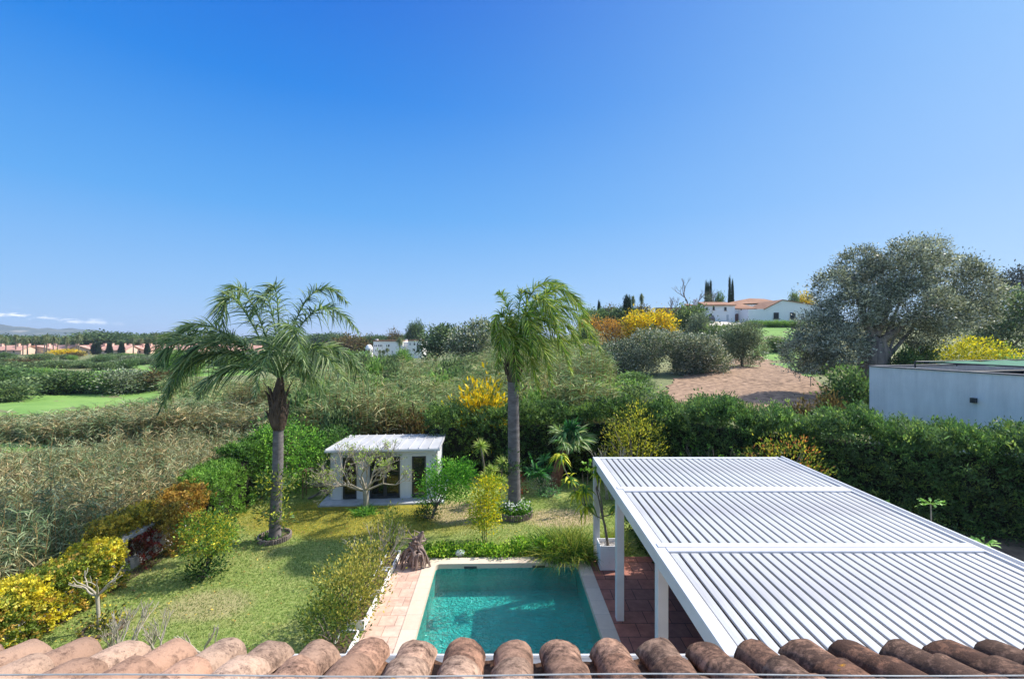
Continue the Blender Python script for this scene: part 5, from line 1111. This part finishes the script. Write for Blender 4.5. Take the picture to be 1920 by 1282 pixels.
# ------------------------------------------------------------------ white hotel
Zh = 180; hb = P(700, 0, Zh); z0 = -1.3; ht = thing('hotel', 'long white two storey hotel with a thin terracotta roof edge on the skyline', 'hotel', (hb[0], Zh, z0)); q = MB()
m1 = Zh/FPX; zt = lambda py: HC-(py-633)*m1-z0
q.box(.0, 55*m1, 0, 10, 0, zt(640)).box(55*m1+.01, 66*m1, 2, 10, 0, zt(641)).box(66*m1+.02, 92*m1, -1, 10, 0, zt(639)); q.build('wall', m_lime, ht)
q = MB(); q.box(-.2, 55*m1, -.3, 10.2, zt(640)+.01, zt(637.8)).box(66*m1, 92*m1+.2, -1.3, 10.2, zt(639)+.01, zt(636.6)); q.build('roof', m_terra, ht)
for (px, py, w_, h_) in [(703, 648, 1.6, 3), (706, 648, 1.6, 3), (710, 648, 1.4, 4), (713, 648, 1.4, 4), (716, 648, 1.4, 4), (725, 648, 1.2, 3.5), (729, 648, 2.6, 4), (704, 657, 1.4, 3), (707, 657, 1.4, 3), (703, 668, 1.5, 5), (712, 668, 2, 3), (738, 668, 2, 3)]:
    q = MB(); cx = (px-700)*m1; q.box(cx-w_*m1/2, cx+w_*m1/2, -.06, -.01, zt(py+h_/2), zt(py-h_/2)); q.build('window', m_win, ht)
for (px, py, w_, h_) in [(770, 645, 1.6, 4), (778, 645, 2.4, 4), (784, 646, 2.2, 6), (778, 656, 2.4, 4), (784, 656, 3, 7)]:
    q = MB(); cx = (px-700)*m1; q.box(cx-w_*m1/2, cx+w_*m1/2, -1.06, -1.01, zt(py+h_/2), zt(py-h_/2)); q.build('window', m_win, ht)
q = MB(); q.box(.3, 1.1, 2, 3, zt(637.8), zt(635.5)).box(12, 12.8, 2, 3, zt(637.8), zt(636)).box(18, 18.9, 2, 3, zt(636.6), zt(634.5)); q.build('chimney', m_lime, ht)
dt = thing('domed_tower', 'small white round tower with a dome left of the white hotel', 'tower', (P(692, 0, 176)[0], 176, z0)); m2 = 176/FPX; zt2 = lambda py: HC-(py-633)*m2-z0
q = MB(); q.tube([(0, 0, 0), (0, 0, zt2(652))], [1.32, 1.32], 20); q.build('wall', m_lime, dt)
q = MB(); zb = zt2(651.6); q.tube([(0, 0, zb-.2), (0, 0, zb)]+[(0, 0, zb+1.2*math.sin(a)) for a in np.linspace(.1, 1.5, 7)], [1.38, 1.38]+[1.22*math.cos(a) for a in np.linspace(.1, 1.5, 7)], 20); q.build('dome', m_lime, dt)
for a in (-.6, .35, 1.2):
    q = MB(); x_, y_ = math.sin(a)*1.30, -math.cos(a)*1.30; R_ = np.array([[math.cos(a), -math.sin(a), 0], [math.sin(a), math.cos(a), 0], [0, 0, 1.]]); q.box(-.22, .22, -.06, .1, zt2(660), zt2(655), M=(R_, np.array([x_, y_, 0]))); q.build('window', m_win, dt)
an = thing('low_annex', 'low white annex with a terrace wall at the foot of the domed tower', 'building', (P(676, 0, 178)[0], 178, z0)); q = MB(); q.box(0, 4.4, 0, 4, 0, zt2(662)).box(-3, 0, 1, 4, 0, zt2(664)); q.build('wall', m_lime, an); q = MB(); q.box(-.1, 4.5, -.1, 4.1, zt2(662)+.01, zt2(661)); q.build('roof', m_lime, an)
for k, (px, top, base_, Z) in enumerate(((712, 654, 668, 172), (719, 654, 668, 172), (726, 650, 666, 172), (691, 654, 670, 170))): place('palm', 'distant_palm', 'small palm planted in front of the white hotel', 'palm tree', px, 0, 5.0, HC-(top-634)/FPX*Z-terr((px-960)/FPX*Z, Z), seed=k, group='small palms before the hotel', Z=Z)
place('palm', 'distant_palm', 'bushy large palm in front of the middle of the white hotel', 'palm tree', 750, 0, 9, HC-(628-634)/FPX*168-terr(-41, 168), seed=9, Z=168)
B('brown', 'wide rounded brown green pine left of the domed tower', 668, 668, 70, 628, Z=196, name='umbrella_pine', cat='tree'); B('pine', 'dark flat topped pine behind the domed tower', 700, 668, 34, 631, Z=200, name='umbrella_pine', cat='tree'); B('brown', 'brownish tree behind the middle of the hotel roof', 741, 665, 26, 619, Z=200, name='distant_tree', cat='tree')
B('dark', 'dark slim tree behind the right half of the hotel', 772, 665, 22, 617, Z=205, name='distant_tree', cat='tree'); B('olive', 'pale tree between the hotel and the big dark trees', 785, 662, 20, 628, Z=204, name='distant_tree', cat='tree')
place('pine', 'umbrella_pine', 'tall thin stemmed pine with a small flat crown above the hotel roof', 'tree', 780, 0, 6.5, HC-(608-633)/FPX*205+1.3, seed=4, Z=205)
B('green', 'rounded green tree in front of the hotel facade', 756, 680, 32, 655, Z=120, name='distant_tree', cat='tree'); B('sage', 'low rounded tree at the foot of the hotel', 725, 684, 40, 664, Z=118, name='distant_tree', cat='tree')
# ------------------------------------------------------------------ middle distance trees
def Tt(name, label, cat, foot, Z, items, n, per, cr, L, W, palette, seed, r0, **k):
    X = (foot-960)/FPX*Z; return tree(name, label, cat, (X, Z, float(terr(X, Z))), lob(Z, items), n, per, cr, L, W, palette, seed, r0, **k)
dk = pal((74, 94, 62), (96, 114, 78), (56, 76, 52), (122, 136, 100))
Tt('carob_tree', 'broad dark green tree right of the hotel', 'tree', 815, 105, [(820, 640, 26, 24), (806, 654, 16, 16), (840, 634, 24, 20), (828, 625, 16, 12)], 330, 15, .75, .55, .3, dk, 61, .35)
Tt('carob_tree', 'broad dark tree with a grey sheen left of the second palm crown', 'tree', 885, 100, [(880, 640, 34, 28), (900, 622, 24, 18), (862, 650, 22, 20), (905, 650, 24, 22)], 420, 15, .75, .55, .28, np.concatenate([dk, olive]), 62, .35)
Tt('carob_tree', 'dark tree rising behind the crown of the tall straight palm', 'tree', 930, 112, [(930, 628, 22, 22), (918, 615, 14, 10), (950, 640, 22, 24), (985, 650, 26, 26)], 330, 15, .8, .6, .3, dk, 63, .35)
Tt('shaded_tree', 'dark low tree with a black shaded underside left of the silvery shrubs', 'tree', 1080, 58, [(1075, 680, 30, 36), (1055, 700, 24, 30), (1100, 690, 26, 34), (1090, 720, 30, 24)], 600, 20, .42, .30, .16, np.concatenate([dk, olive]), 64, .25, lm=m_olive)
Tt('olive_tree', 'silvery low branched tree on the earth slope, next to the dark low tree', 'tree', 1190, 52, [(1175, 672, 32, 32), (1215, 650, 34, 32), (1160, 690, 24, 22), (1240, 640, 24, 22), (1200, 690, 30, 22), (1150, 665, 18, 20)], 900, 22, .34, .23, .11, np.concatenate([olive, dk[:2]]), 65, .28, lm=m_olive, nl=10, fork=.2)
Tt('olive_tree', 'silvery dark tree with bare low limbs in the middle of the earth slope', 'tree', 1300, 52, [(1300, 665, 38, 30), (1335, 680, 30, 24), (1275, 650, 26, 24), (1320, 650, 30, 20), (1290, 690, 30, 16)], 900, 22, .34, .23, .11, np.concatenate([olive, dk[:2]]), 66, .28, lm=m_olive, nl=10, fork=.2)
Tt('olive_tree', 'soft grey green olive tree leaning right above the raked earth', 'tree', 1392, 58, [(1385, 635, 32, 26), (1405, 655, 26, 28), (1365, 650, 22, 24), (1400, 620, 24, 16)], 850, 22, .34, .22, .09, pal((128, 140, 104), (104, 116, 84), (154, 160, 128), (84, 96, 68)), 67, .2, lm=m_olive, nl=8, fork=.3)
x = [(1110, 640, 46, 592, 'orange', 'rusty orange brown flowering bush left of the bright yellow one'), (1145, 636, 46, 596, 'orange', 'second rusty brown bush touching the bright yellow bush'), (1195, 628, 62, 583, 'yellow', 'bright yellow flowering bush on the slope, left of the wall'), (1240, 625, 56, 581, 'yellow', 'bright yellow flowering bush nearest the farmhouse'), (1290, 615, 54, 568, 'sage', 'grey green bush before the low wall of the farmhouse'), (1310, 632, 40, 588, 'olive', 'pale bush below the parked cars'), (1350, 640, 60, 606, 'sage', 'rounded grey bush below the farm track'), (1130, 690, 60, 650, 'olive', 'pale scrub bush under the rusty orange bush'), (1100, 650, 40, 610, 'sage', 'grey bush right of the tall palm crown')]
for k, (px, py, w_, top, kd, lb) in enumerate(x): B(kd, lb, px, py, w_, top, Z=[86, 84, 84, 86, 90, 78, 74, 66, 80][k], name='flowering_bush' if kd in ('yellow', 'orange') else 'scrub_bush')
B('yellow', 'golden yellow broom bush behind the hedge, left of the tall straight palm trunk', 905, 800, 100, 716, Z=25.9, name='broom_bush')
for k, (px, py, w_, top, kd, Z, lb) in enumerate([(1000, 830, 70, 735, 'green', 26.5, 'green bush behind the fan palm'), (1060, 820, 80, 728, 'sage', 28, 'grey green bush behind the top of the fan palm'), (1130, 810, 80, 716, 'green', 30, 'green bush left of the raked earth'), (1185, 800, 70, 718, 'sage', 31, 'grey green bush at the corner of the raked earth'), (1330, 800, 66, 742, 'dark', 26, 'dark rounded bush rising from the hedge line below the raked earth'), (985, 800, 50, 705, 'dark', 33, 'dark bush right of the golden broom'), (1040, 780, 70, 690, 'sage', 36, 'grey bush under the dark low tree'), (1225, 790, 40, 745, 'olive', 29, 'small pale bush at the edge of the raked earth'),
    (1180, 775, 60, 712, 'green', 38, 'green bush below the silvery low branched tree'), (790, 830, 60, 770, 'brown', 26, 'brown leafless thicket behind the garden room roof'), (735, 835, 70, 778, 'brown', 26.5, 'brown tangle of old canes behind the garden room'), (640, 830, 60, 760, 'sage', 26, 'grey bush left behind the garden room')]):
    B(kd, lb, px, py, w_, top, Z=Z)
rr_ = np.random.default_rng(12)
for k in range(26):
    px = rr_.uniform(955, 1215); Z = rr_.uniform(29, 46); top = 700+(46-Z)*2.6+rr_.uniform(-8, 12)
    B(['green', 'sage', 'dark', 'green', 'sage'][k % 5], 'mid green bush in the dense growth between the tall palm trunk and the raked earth', px, 790, rr_.uniform(50, 90)*32/Z, top, Z=Z, group='bushes left of the raked earth')
for k in range(14):
    px = rr_.uniform(540, 940); Z = rr_.uniform(30, 60); top = 668+(60-Z)*2.2+rr_.uniform(-6, 10)
    B(['green', 'sage', 'dark'][k % 3], 'green shrub poking out of the cane thicket', px, 790, rr_.uniform(50, 90)*36/Z, top, Z=Z, group='shrubs in the cane thicket')
for k, (px, py, w_, top, kd, Z, lb) in enumerate([(1595, 790, 80, 688, 'dark', 30, 'dark tall bush against the corner of the white neighbouring wall'), (1560, 780, 40, 735, 'brown', 27, 'brown bush at the end of the raked earth'), (1500, 775, 60, 752, 'brown', 26, 'low reddish brown bush along the raked earth'), (1535, 705, 60, 664, 'sage', 50, 'grey bush under the lowest bough of the great olive'), (1455, 650, 30, 630, 'sage', 70, 'small bush on the bright grass slope')]): B(kd, lb, px, py, w_, top, Z=Z)
for k, px in enumerate(np.linspace(1410, 1530, 9)):
    B('green', 'low dark green hedge plant along the foot of the white barn', px, 612+k*.3, 22, 601, Z=98, name='hedge_plant', group='hedge plants by the barn')
# the great olive
Tt('great_olive_tree', 'huge old olive tree with a thick furrowed trunk and silvery crown on the skyline', 'tree', 1636, 38, [(1560, 545, 34, 36), (1610, 500, 34, 34, 1), (1650, 530, 50, 46), (1700, 500, 46, 46, -1), (1735, 475, 32, 30), (1790, 530, 46, 52, 1), (1826, 545, 34, 44), (1700, 570, 66, 42, -1.5), (1600, 580, 46, 38, -1), (1535, 630, 42, 50), (1510, 662, 36, 34, -.5), (1575, 650, 40, 40, -1.5), (1775, 590, 44, 34, -1.5), (1735, 625, 36, 26, 0), (1640, 625, 40, 26, 1.5), (1820, 590, 36, 24)], 3300, 30, .27, .20, .078, np.concatenate([olive, pal((60, 72, 58), (160, 160, 142))]), 71, .1, lm=m_olive, nl=10, inner=.55)
X = (1636-960)/FPX*38; tk = [o for o in bpy.data.objects if o.name.startswith('great_olive_tree')][0]
for c in tk.children:
    if c.name.startswith('trunk'): bpy.data.objects.remove(c)
q = MB(); sqv = np.array([1, .78, 1.05, .82, 1.12, .8, 1, .76, 1.08, .85, 1.1, .8, .98, .82, 1.1, .78]); q.tube([(0, 0, -.4), (0, 0, .6), (.05, 0, 2), (.1, 0, 3.4), (0, 0, 4.6)], [1.45, 1.12, 1.0, 1.05, .7], 16, squash=sqv)
gz = float(terr(X, 38)); 
for (a, b, r_) in [((1640, 640), (1600, 520), .38), ((1640, 630), (1700, 500), .4), ((1650, 640), (1780, 540), .33), ((1630, 640), (1540, 620), .3), ((1640, 620), (1655, 500), .35), ((1655, 650), (1690, 560), .22), ((1665, 668), (1735, 585), .2), ((1662, 672), (1690, 600), .16), ((1630, 690), (1570, 660), .13)]:
    A_ = P(*a, 38)-np.array([X, 38, gz]); B_ = P(*b, 38)-np.array([X, 38, gz]); q.tube(bez(A_, (A_+B_)/2+np.array([0, .3, -.5]), B_, 8), np.linspace(r_, r_*.3, 8), 8)
q.build('trunk', M('furrowed_bark', (.10, .08, .07), (.42, .35, .30), 4, .95, 1, 14, (1, 1, .18)), tk)
mim = pal((206, 190, 40), (176, 166, 44), (140, 144, 50), (222, 204, 60), (110, 124, 50))
Tt('mimosa_bush', 'spreading yellow flowering bush above the white neighbouring wall', 'bush', 1800, 40, [(1790, 665, 44, 26), (1830, 660, 40, 24), (1865, 675, 44, 16), (1760, 680, 26, 18), (1895, 672, 26, 14)], 420, 14, .32, .22, .1, mim, 72, .15)
for k, (px, w_, top, Z, kd, lb) in enumerate([(1690, 50, 655, 37, 'dark', 'dark shrub right of the great olive trunk'), (1720, 50, 640, 39, 'sage', 'grey suckers growing beside the great olive trunk'), (1905, 60, 672, 37, 'green', 'green bush at the picture edge above the neighbouring wall')]): B(kd, lb, px, 700, w_, top, Z=Z)
Tt('carob_tree', 'large dark rounded tree right of the great olive', 'tree', 1880, 52, [(1870, 590, 44, 36), (1900, 575, 40, 32), (1845, 615, 36, 34), (1890, 630, 50, 36), (1925, 600, 40, 50)], 520, 16, .5, .36, .17, np.concatenate([dk, olive[:2]]), 73, .35)
Tt('black_pine', 'dark pine standing highest at the right edge of the picture', 'tree', 1895, 90, [(1880, 535, 18, 20), (1905, 522, 20, 18), (1925, 540, 30, 26)], 300, 14, .8, .5, .18, pal((36, 46, 48), (50, 58, 58), (60, 56, 50)), 74, .35)
# ------------------------------------------------------------------ farm on the rise
ZF = 108.; m3 = ZF/FPX; ox = (1290-960)*m3; oz = 10.2
def fx(px): return (px-1290)*m3
def fz(py, Z=ZF): return HC-(py-633)*Z/FPX-oz
fm = thing('farmhouse', 'long white farmhouse with terracotta roofs and an arched wooden door', 'farmhouse', (ox, ZF, oz)); q = MB()
q.box(fx(1320), fx(1378), 0, 7, -1, fz(571.5)).box(fx(1378)+.01, fx(1403), .6, 7, -1, fz(577.5)).box(fx(1292), fx(1320)-.01, .3, 6, -1, fz(578)); q.build('wall', m_lime, fm)
q = MB(); 
def slab(mb, pts, th=.25): 
    n = len(pts); mb.add(list(pts)+[(a, b, c-th) for a, b, c in pts], [(k, (k+1) % n, n+(k+1) % n, n+k) for k in range(n)]); mb.add(pts, [tuple(range(n))]); mb.add([(a, b, c-th) for a, b, c in pts], [tuple(range(n-1, -1, -1))]); return mb
slab(q, [(fx(1319), -.4, fz(571.5)), (fx(1379), -.4, fz(571.5)), (fx(1376), 3.6, fz(564)), (fx(1322), 3.6, fz(564))]); slab(q, [(fx(1376), 3.605, fz(564)), (fx(1322), 3.605, fz(564)), (fx(1319), 7.4, fz(571.5)), (fx(1379), 7.4, fz(571.5))][::-1])
slab(q, [(fx(1378)+.02, .2, fz(577.5)), (fx(1420), .2, fz(577.5)), (fx(1410), 5, fz(566)), (fx(1378)+.02, 5, fz(566))])
slab(q, [(fx(1295), 2, fz(571)), (fx(1318), 2, fz(571)), (fx(1318), 6, fz(567)), (fx(1300), 6, fz(566))]); q.build('roof', m_terra, fm)
for (px, py, w_, h_, yy) in [(1338, 578, 3.6, 6, 0), (1360, 579, 4, 6, 0), (1333, 591, 3.6, 6, 0), (1392, 582, 2.4, 5, .6), (1398, 594, 2.4, 4, .6)]:
    q = MB(); q.box(fx(px-w_/2), fx(px+w_/2), yy-.08, yy-.01, fz(py+h_/2), fz(py-h_/2)); w0 = q.build('window', m_win, fm)
    q = MB(); q.box(fx(px-w_/2)-.12, fx(px+w_/2)+.12, yy-.14, yy-.085, fz(py+h_/2)-.12, fz(py+h_/2)-.02); q.build('sill', m_terra, w0)
q = MB(); q.box(fx(1362), fx(1366), -.08, -.01, fz(601), fz(590)); q.build('door', M('pale_door', (.5, .5, .5), (.6, .6, .6), 3, .6, 0), fm)
q = MB(); cx, w_ = fx(1384), 4.4*m3; zb, zs = fz(603), fz(592); pts = [(cx-w_, zb), (cx+w_, zb)]+[(cx+w_*math.cos(a), zs+w_*math.sin(a)) for a in np.linspace(0, PI, 12)]
n = len(pts); q.add([(a, .50, b) for a, b in pts]+[(a, .59, b) for a, b in pts], [(k, (k+1) % n, n+(k+1) % n, n+k) for k in range(n)]); q.add([(a, .50, b) for a, b in pts], [tuple(range(n))]); q.build('arched_door', M('red_brown_wood', (.12, .06, .05), (.22, .12, .10), 4, .8, .2), fm)
q = MB(); q.box(fx(1389), fx(1402), .2, .58, fz(602), fz(597)); q.build('brick_bench', m_terra, fm)
q = MB(); q.box(fx(1313), fx(1318), 3, 4.2, fz(572), fz(559)); q.build('chimney', m_lime, fm)
bh_ = thing('courtyard_house', 'rear farm building with a big hipped terracotta roof behind the farmhouse', 'farm building', (ox, ZF+9, oz)); q = MB(); g2 = lambda py: HC-(py-633)*(ZF+9)/FPX-oz; h2 = lambda px: (px-960)*(ZF+9)/FPX-ox
q.box(h2(1365), h2(1455), 0, 12, -1, g2(571)); q.build('wall', m_lime, bh_)
q = MB(); q.add([(h2(1350), -.5, g2(572)), (h2(1462), -.5, g2(567)), (h2(1458), 12.5, g2(566)), (h2(1352), 12.5, g2(569)), (h2(1428), 5, g2(555.5)), (h2(1456), 6, g2(556.5)), (h2(1360), 5, g2(566))], [(0, 1, 5, 4), (1, 2, 5), (2, 3, 6), (0, 4, 6), (3, 0, 6)]) if False else q.add([(h2(1350), -.5, g2(571)), (h2(1463), -.5, g2(567)), (h2(1463), 12.5, g2(567)), (h2(1350), 12.5, g2(571)), (h2(1428), 6, g2(555.5)), (h2(1457), 6, g2(556.5))], [(0, 1, 5), (0, 5, 4), (1, 2, 5), (2, 3, 4), (2, 4, 5), (3, 0, 4)]); q.build('roof', m_terra, bh_)
q = MB(); q.box(h2(1424), h2(1430), .2, 3, g2(575), g2(568)); q.build('dormer_wall', m_lime, bh_)
bn = thing('barn', 'white barn with a wide gable and two barred windows behind the great olive', 'barn', (ox, ZF-4, oz)); g3 = lambda py: HC-(py-633)*(ZF-4)/FPX-oz; h3 = lambda px: (px-960)*(ZF-4)/FPX-ox; q = MB()
pts = [(h3(1403), g3(608)), (h3(1535), g3(608)), (h3(1535), g3(573)), (h3(1468), g3(562)), (h3(1434), g3(579)), (h3(1403), g3(580))]; n = len(pts)
q.add([(a, 0, b) for a, b in pts]+[(a, 9, b) for a, b in pts], [(k, (k+1) % n, n+(k+1) % n, n+k) for k in range(n)]); q.add([(a, 0, b) for a, b in pts], [tuple(range(n))]); q.add([(a, 9, b) for a, b in pts], [tuple(range(n-1, -1, -1))]); q.build('wall', m_lime, bn)
q = MB(); slab(q, [(h3(1467), -.2, g3(561.4)), (h3(1540), -.2, g3(573)), (h3(1540), 9.2, g3(573)), (h3(1467), 9.2, g3(561.4))], .2); slab(q, [(h3(1432), -.2, g3(579)), (h3(1466.8), -.2, g3(561.4)), (h3(1466.8), 9.2, g3(561.4)), (h3(1432), 9.2, g3(579))], .2); q.build('roof', m_terra, bn)
for px in (1455, 1486):
    q = MB(); q.box(h3(px-4.5), h3(px+4.5), -.08, -.01, g3(597), g3(586)); w0 = q.build('window', m_win, bn); q = MB()
    for k in range(6): xx = h3(px-4.5)+k*(h3(px+4.5)-h3(px-4.5))/5; q.tube([(xx, -.16, g3(597)), (xx, -.16, g3(586))], .03, 4)
    q.box(h3(px-6), h3(px+6), -.4, -.09, g3(598.3), g3(597.2)); q.build('window_grille', m_dark, w0)
lw_ = thing('stone_wall', 'low old tiled wall running left from the farmhouse over the yellow bushes', 'wall', (fx(1225)+ox, ZF-2, oz-1.5)); q = MB(); q.box(0, fx(1300)-fx(1225), 0, .5, 0, 5.5); q.build('wall_body', m_terra, lw_); 
def car(name, label, px, Z, c, rz):
    X = (px-960)*Z/FPX; t = thing(name, label, 'car', (X, Z, float(terr(X, Z))+.12), rz); q = MB()
    mpaint, _, bpp = newmat('car_paint'); bpp.inputs['Base Color'].default_value = (*c, 1); bpp.inputs['Roughness'].default_value = .3; bpp.inputs['Coat Weight'].default_value = .5
    prof = [(-2.05, .35), (-2.1, .75), (-1.95, 1.0), (-1.1, 1.05), (2.0, 1.05), (2.08, .7), (2.0, .35)]; n = len(prof)
    q.add([(a, -.85, b) for a, b in prof]+[(a, .85, b) for a, b in prof], [(k, (k+1) % n, n+(k+1) % n, n+k) for k in range(n)]); q.add([(a, -.85, b) for a, b in prof], [tuple(range(n))]); q.add([(a, .85, b) for a, b in prof], [tuple(range(n-1, -1, -1))])
    top = [(-1.1, 1.05, .8), (-.5, 1.6, .66), (1.6, 1.62, .66), (2.0, 1.05, .8)]; q.add([(-.52, -.66, 1.6), (1.6, -.66, 1.62), (1.6, .66, 1.62), (-.52, .66, 1.6)], [(0, 1, 2, 3)]); q.build('body', mpaint, t)
    q = MB(); V = [(a, -w_, b) for a, b, w_ in top]+[(a, w_, b) for a, b, w_ in top]; q.add(V, [(0, 3, 2, 1), (4, 5, 6, 7), (0, 1, 5, 4), (2, 3, 7, 6)]); q.build('windows', m_glass, t)
    for a in (-1.3, 1.3):
        for b in (-.86, .70):
            q = MB(); q.tube([(a, b, .33), (a, b+.17, .33)], .33, 14); q.build('wheel', m_dark, t)
car('parked_car', 'silver parked car on the track before the farmhouse', 1316, 101, (.55, .56, .58), 1.1); car('parked_car', 'dark parked car right of the silver one by the farmhouse', 1332, 103.5, (.06, .065, .07), 1.2)
def at(px, Z): X = (px-960)*Z/FPX; return X, float(terr(X, Z))
for k, (px, top, w_, Z, lb) in enumerate([(1368, 526, 6, 122, 'tallest slim cypress of the pair behind the farmhouse roof'), (1373.5, 531, 6, 123, 'shorter cypress of the pair behind the farmhouse roof'), (1324, 534, 6, 121, 'left cypress of the tight group above the farmhouse chimney'), (1328, 536, 6, 123, 'middle cypress of the tight group above the farmhouse chimney'), (1332.5, 533, 6, 122, 'right cypress of the tight group above the farmhouse chimney'), (1123, 568, 8, 118, 'small lone cypress on the skyline right of the palm crown'), (1176, 558, 19, 112, 'fat rounded cypress on the skyline above the yellow bushes')]):
    X, z_ = at(px, Z); place('cypress', 'cypress', lb, 'cypress', px, 0, w_*Z/FPX/1.1, HC-(top-633)*Z/FPX-z_+.1, seed=k, Z=Z)
for k, (px, top, lb) in enumerate(((1187, 549, 'left of two thin palms standing on the skyline above the yellow bushes'), (1203, 545, 'right and taller of two thin palms on the skyline above the yellow bushes'))):
    X, z_ = at(px, 125); place('palm', 'skyline_palm', lb, 'palm tree', px, 0, 4.2, HC-(top-633)*125/FPX-z_+.2, seed=k, Z=125)
X, z_ = at(1290, 118); bare('bare_tree', 'leafless tree on the skyline left of the farmhouse', (X, 118, z_+2), 3.4, .22, 61, 2, 4, mat_=m_bark, cat='tree', spread=.7)
X, z_ = at(1262, 116); bare('bare_tree', 'low leafless bush beside the skyline tree left of the farmhouse', (X, 116, z_+2), 2.0, .12, 62, 3, 3, mat_=m_bark, cat='tree', spread=.7)
B('dark', 'round dark tree between the two cypress groups', 1347, 580, 20, 549, Z=120, name='distant_tree', cat='tree'); B('olive', 'pale round tree top behind the farmhouse chimney', 1330, 575, 18, 553, Z=117, name='distant_tree', cat='tree')
B('yellow', 'yellowish round tree top behind the barn roof', 1510, 590, 32, 548, Z=122, name='distant_tree', cat='tree'); B('sage', 'grey green tree top behind the barn ridge', 1488, 590, 18, 546, Z=121, name='distant_tree', cat='tree')
for k, px in enumerate(np.linspace(1105, 1290, 11)): B(['sage', 'dark', 'brown'][k % 3], 'low scrub bush on the skyline between the palm crown and the farmhouse', px, 600, 34, (577-k*.6+3*math.sin(k*2)) if px < 1205 else 588, Z=112+(k % 3)*3, group='skyline scrub by the farm')
# fence posts round the raked earth
for k, (px, py) in enumerate([(1500, 716), (1520, 726), (1545, 738), (1478, 700), (1548, 752)]):
    p = T(px, py); q = MB(); q.tube([(0, 0, -.2), (0, 0, 1.0)], [.04, .03], 7); tag(q.build('fence_post', m_pale_bark, loc=p), 'thin pale fence post at the edge of the raked earth field', 'fence post', 'fence posts around the raked earth')
# ------------------------------------------------------------------ neighbouring building
m_conc, ncn2, bcn = newmat('stained_white_render'); nA = noise(ncn2, 1.6, 8, .7, (1, 1, .12)); nB = noise(ncn2, .7, 5, .6)
rA = ramp(ncn2, nA.outputs['Fac'], [(.40, srgb(230, 224, 216)), (.62, srgb(246, 240, 232))]); rB = ramp(ncn2, nB.outputs['Fac'], [(.35, (.90, .90, .90)), (.6, (1, 1, 1))]); ncn2.links.new(mix(ncn2, rA.outputs[0], rB.outputs[0], 1., 'MULTIPLY'), bcn.inputs['Base Color']); bcn.inputs['Roughness'].default_value = .9
c0 = P(1630, 685, 26); ang2 = math.atan2(-1, .25); nb_ = thing('neighbour_building', 'flat roofed white building with a plain stained wall beyond the tall hedge', 'building', (c0[0], c0[1], 0), ang2); q = MB()
Ht = float(c0[2]); q.box(0, 8, 0, 14, 0, Ht-.45).box(0, 8, 0, .25, Ht-.45, Ht-.06).box(0, .25, .251, 14, Ht-.45, Ht-.06).box(7.75, 8, .251, 14, Ht-.45, Ht-.06).box(.251, 7.749, 13.75, 14, Ht-.45, Ht-.06); q.build('wall', m_conc, nb_)
q = MB(); q.box(-.04, 8.04, -.05, .29, Ht-.058, Ht); q.box(-.04, .29, .291, 14, Ht-.058, Ht); q.build('parapet_cap', M('grey_cap', (.10, .10, .11), (.2, .2, .21), 4, .6, 0), nb_)
q = MB(); lx = 4.9; q.box(lx-.10, lx+.10, -.16, -.002, Ht-1.45, Ht-1.22).box(lx-.06, lx+.14, -.22, -.16, Ht-1.42, Ht-1.26); q.build('wall_lamp', m_dark, nb_)
q = MB(); q.tube([(.5, 6, Ht-.1), (.5, 6, Ht+.22)], .03, 5)
for (a, b) in ((1, 2), (1, 13), (7.3, 2), (7.3, 13)): q.tube([(a, b, Ht-.45), (a, b, Ht+.24)], .04, 6)
q.tube([(1, 2, Ht+.24), (7.3, 2, Ht+.24)], .04, 6).tube([(1, 13, Ht+.24), (7.3, 13, Ht+.24)], .04, 6).tube([(1, 2, Ht+.24), (1, 13, Ht+.24)], .04, 6); q.build('net_frame', m_dark, nb_)
q = MB(); q.box(.26, 7.74, .26, 13.74, Ht-.445, Ht-.40); q.build('flat_roof', M('roof_felt', (.07, .07, .07), (.16, .155, .15), 2, .9, .2), nb_)
q = MB(); gx_ = np.linspace(1, 7.3, 16); gy_ = np.linspace(2, 13, 12); V = [(a, b, Ht+.22-.14*math.sin((a-1)/6.3*PI)*math.sin((b-2)/11*PI)+.04*math.sin(a*3+b*2)) for b in gy_ for a in gx_]; i = np.arange(192).reshape(12, 16)
q.add(V, np.stack([i[:-1, :-1], i[:-1, 1:], i[1:, 1:], i[1:, :-1]], -1).reshape(-1, 4), (1, 1, 1), True); q.build('shade_net', M('green_net', srgb(20, 84, 60), srgb(40, 120, 90), 3, .8, .2), nb_)
for o in protos.values():
    for c in list(o.children):
        bpy.data.objects.remove(c)
    bpy.data.objects.remove(o)

hz = MB(); hz.box(-19000, 19000, -400, 18000, -30, 130); m_haze = bpy.data.materials.new('haze_air'); m_haze.use_nodes = True; nth = m_haze.node_tree; nth.nodes.clear()
ho = nth.nodes.new('ShaderNodeOutputMaterial'); pv = nth.nodes.new('ShaderNodeVolumePrincipled'); pv.inputs['Density'].default_value = .00016; pv.inputs['Color'].default_value = (.72, .84, 1, 1); pv.inputs['Anisotropy'].default_value = .2
nth.links.new(pv.outputs[0], ho.inputs['Volume']); o = hz.build('haze', m_haze); o['kind'] = 'stuff'
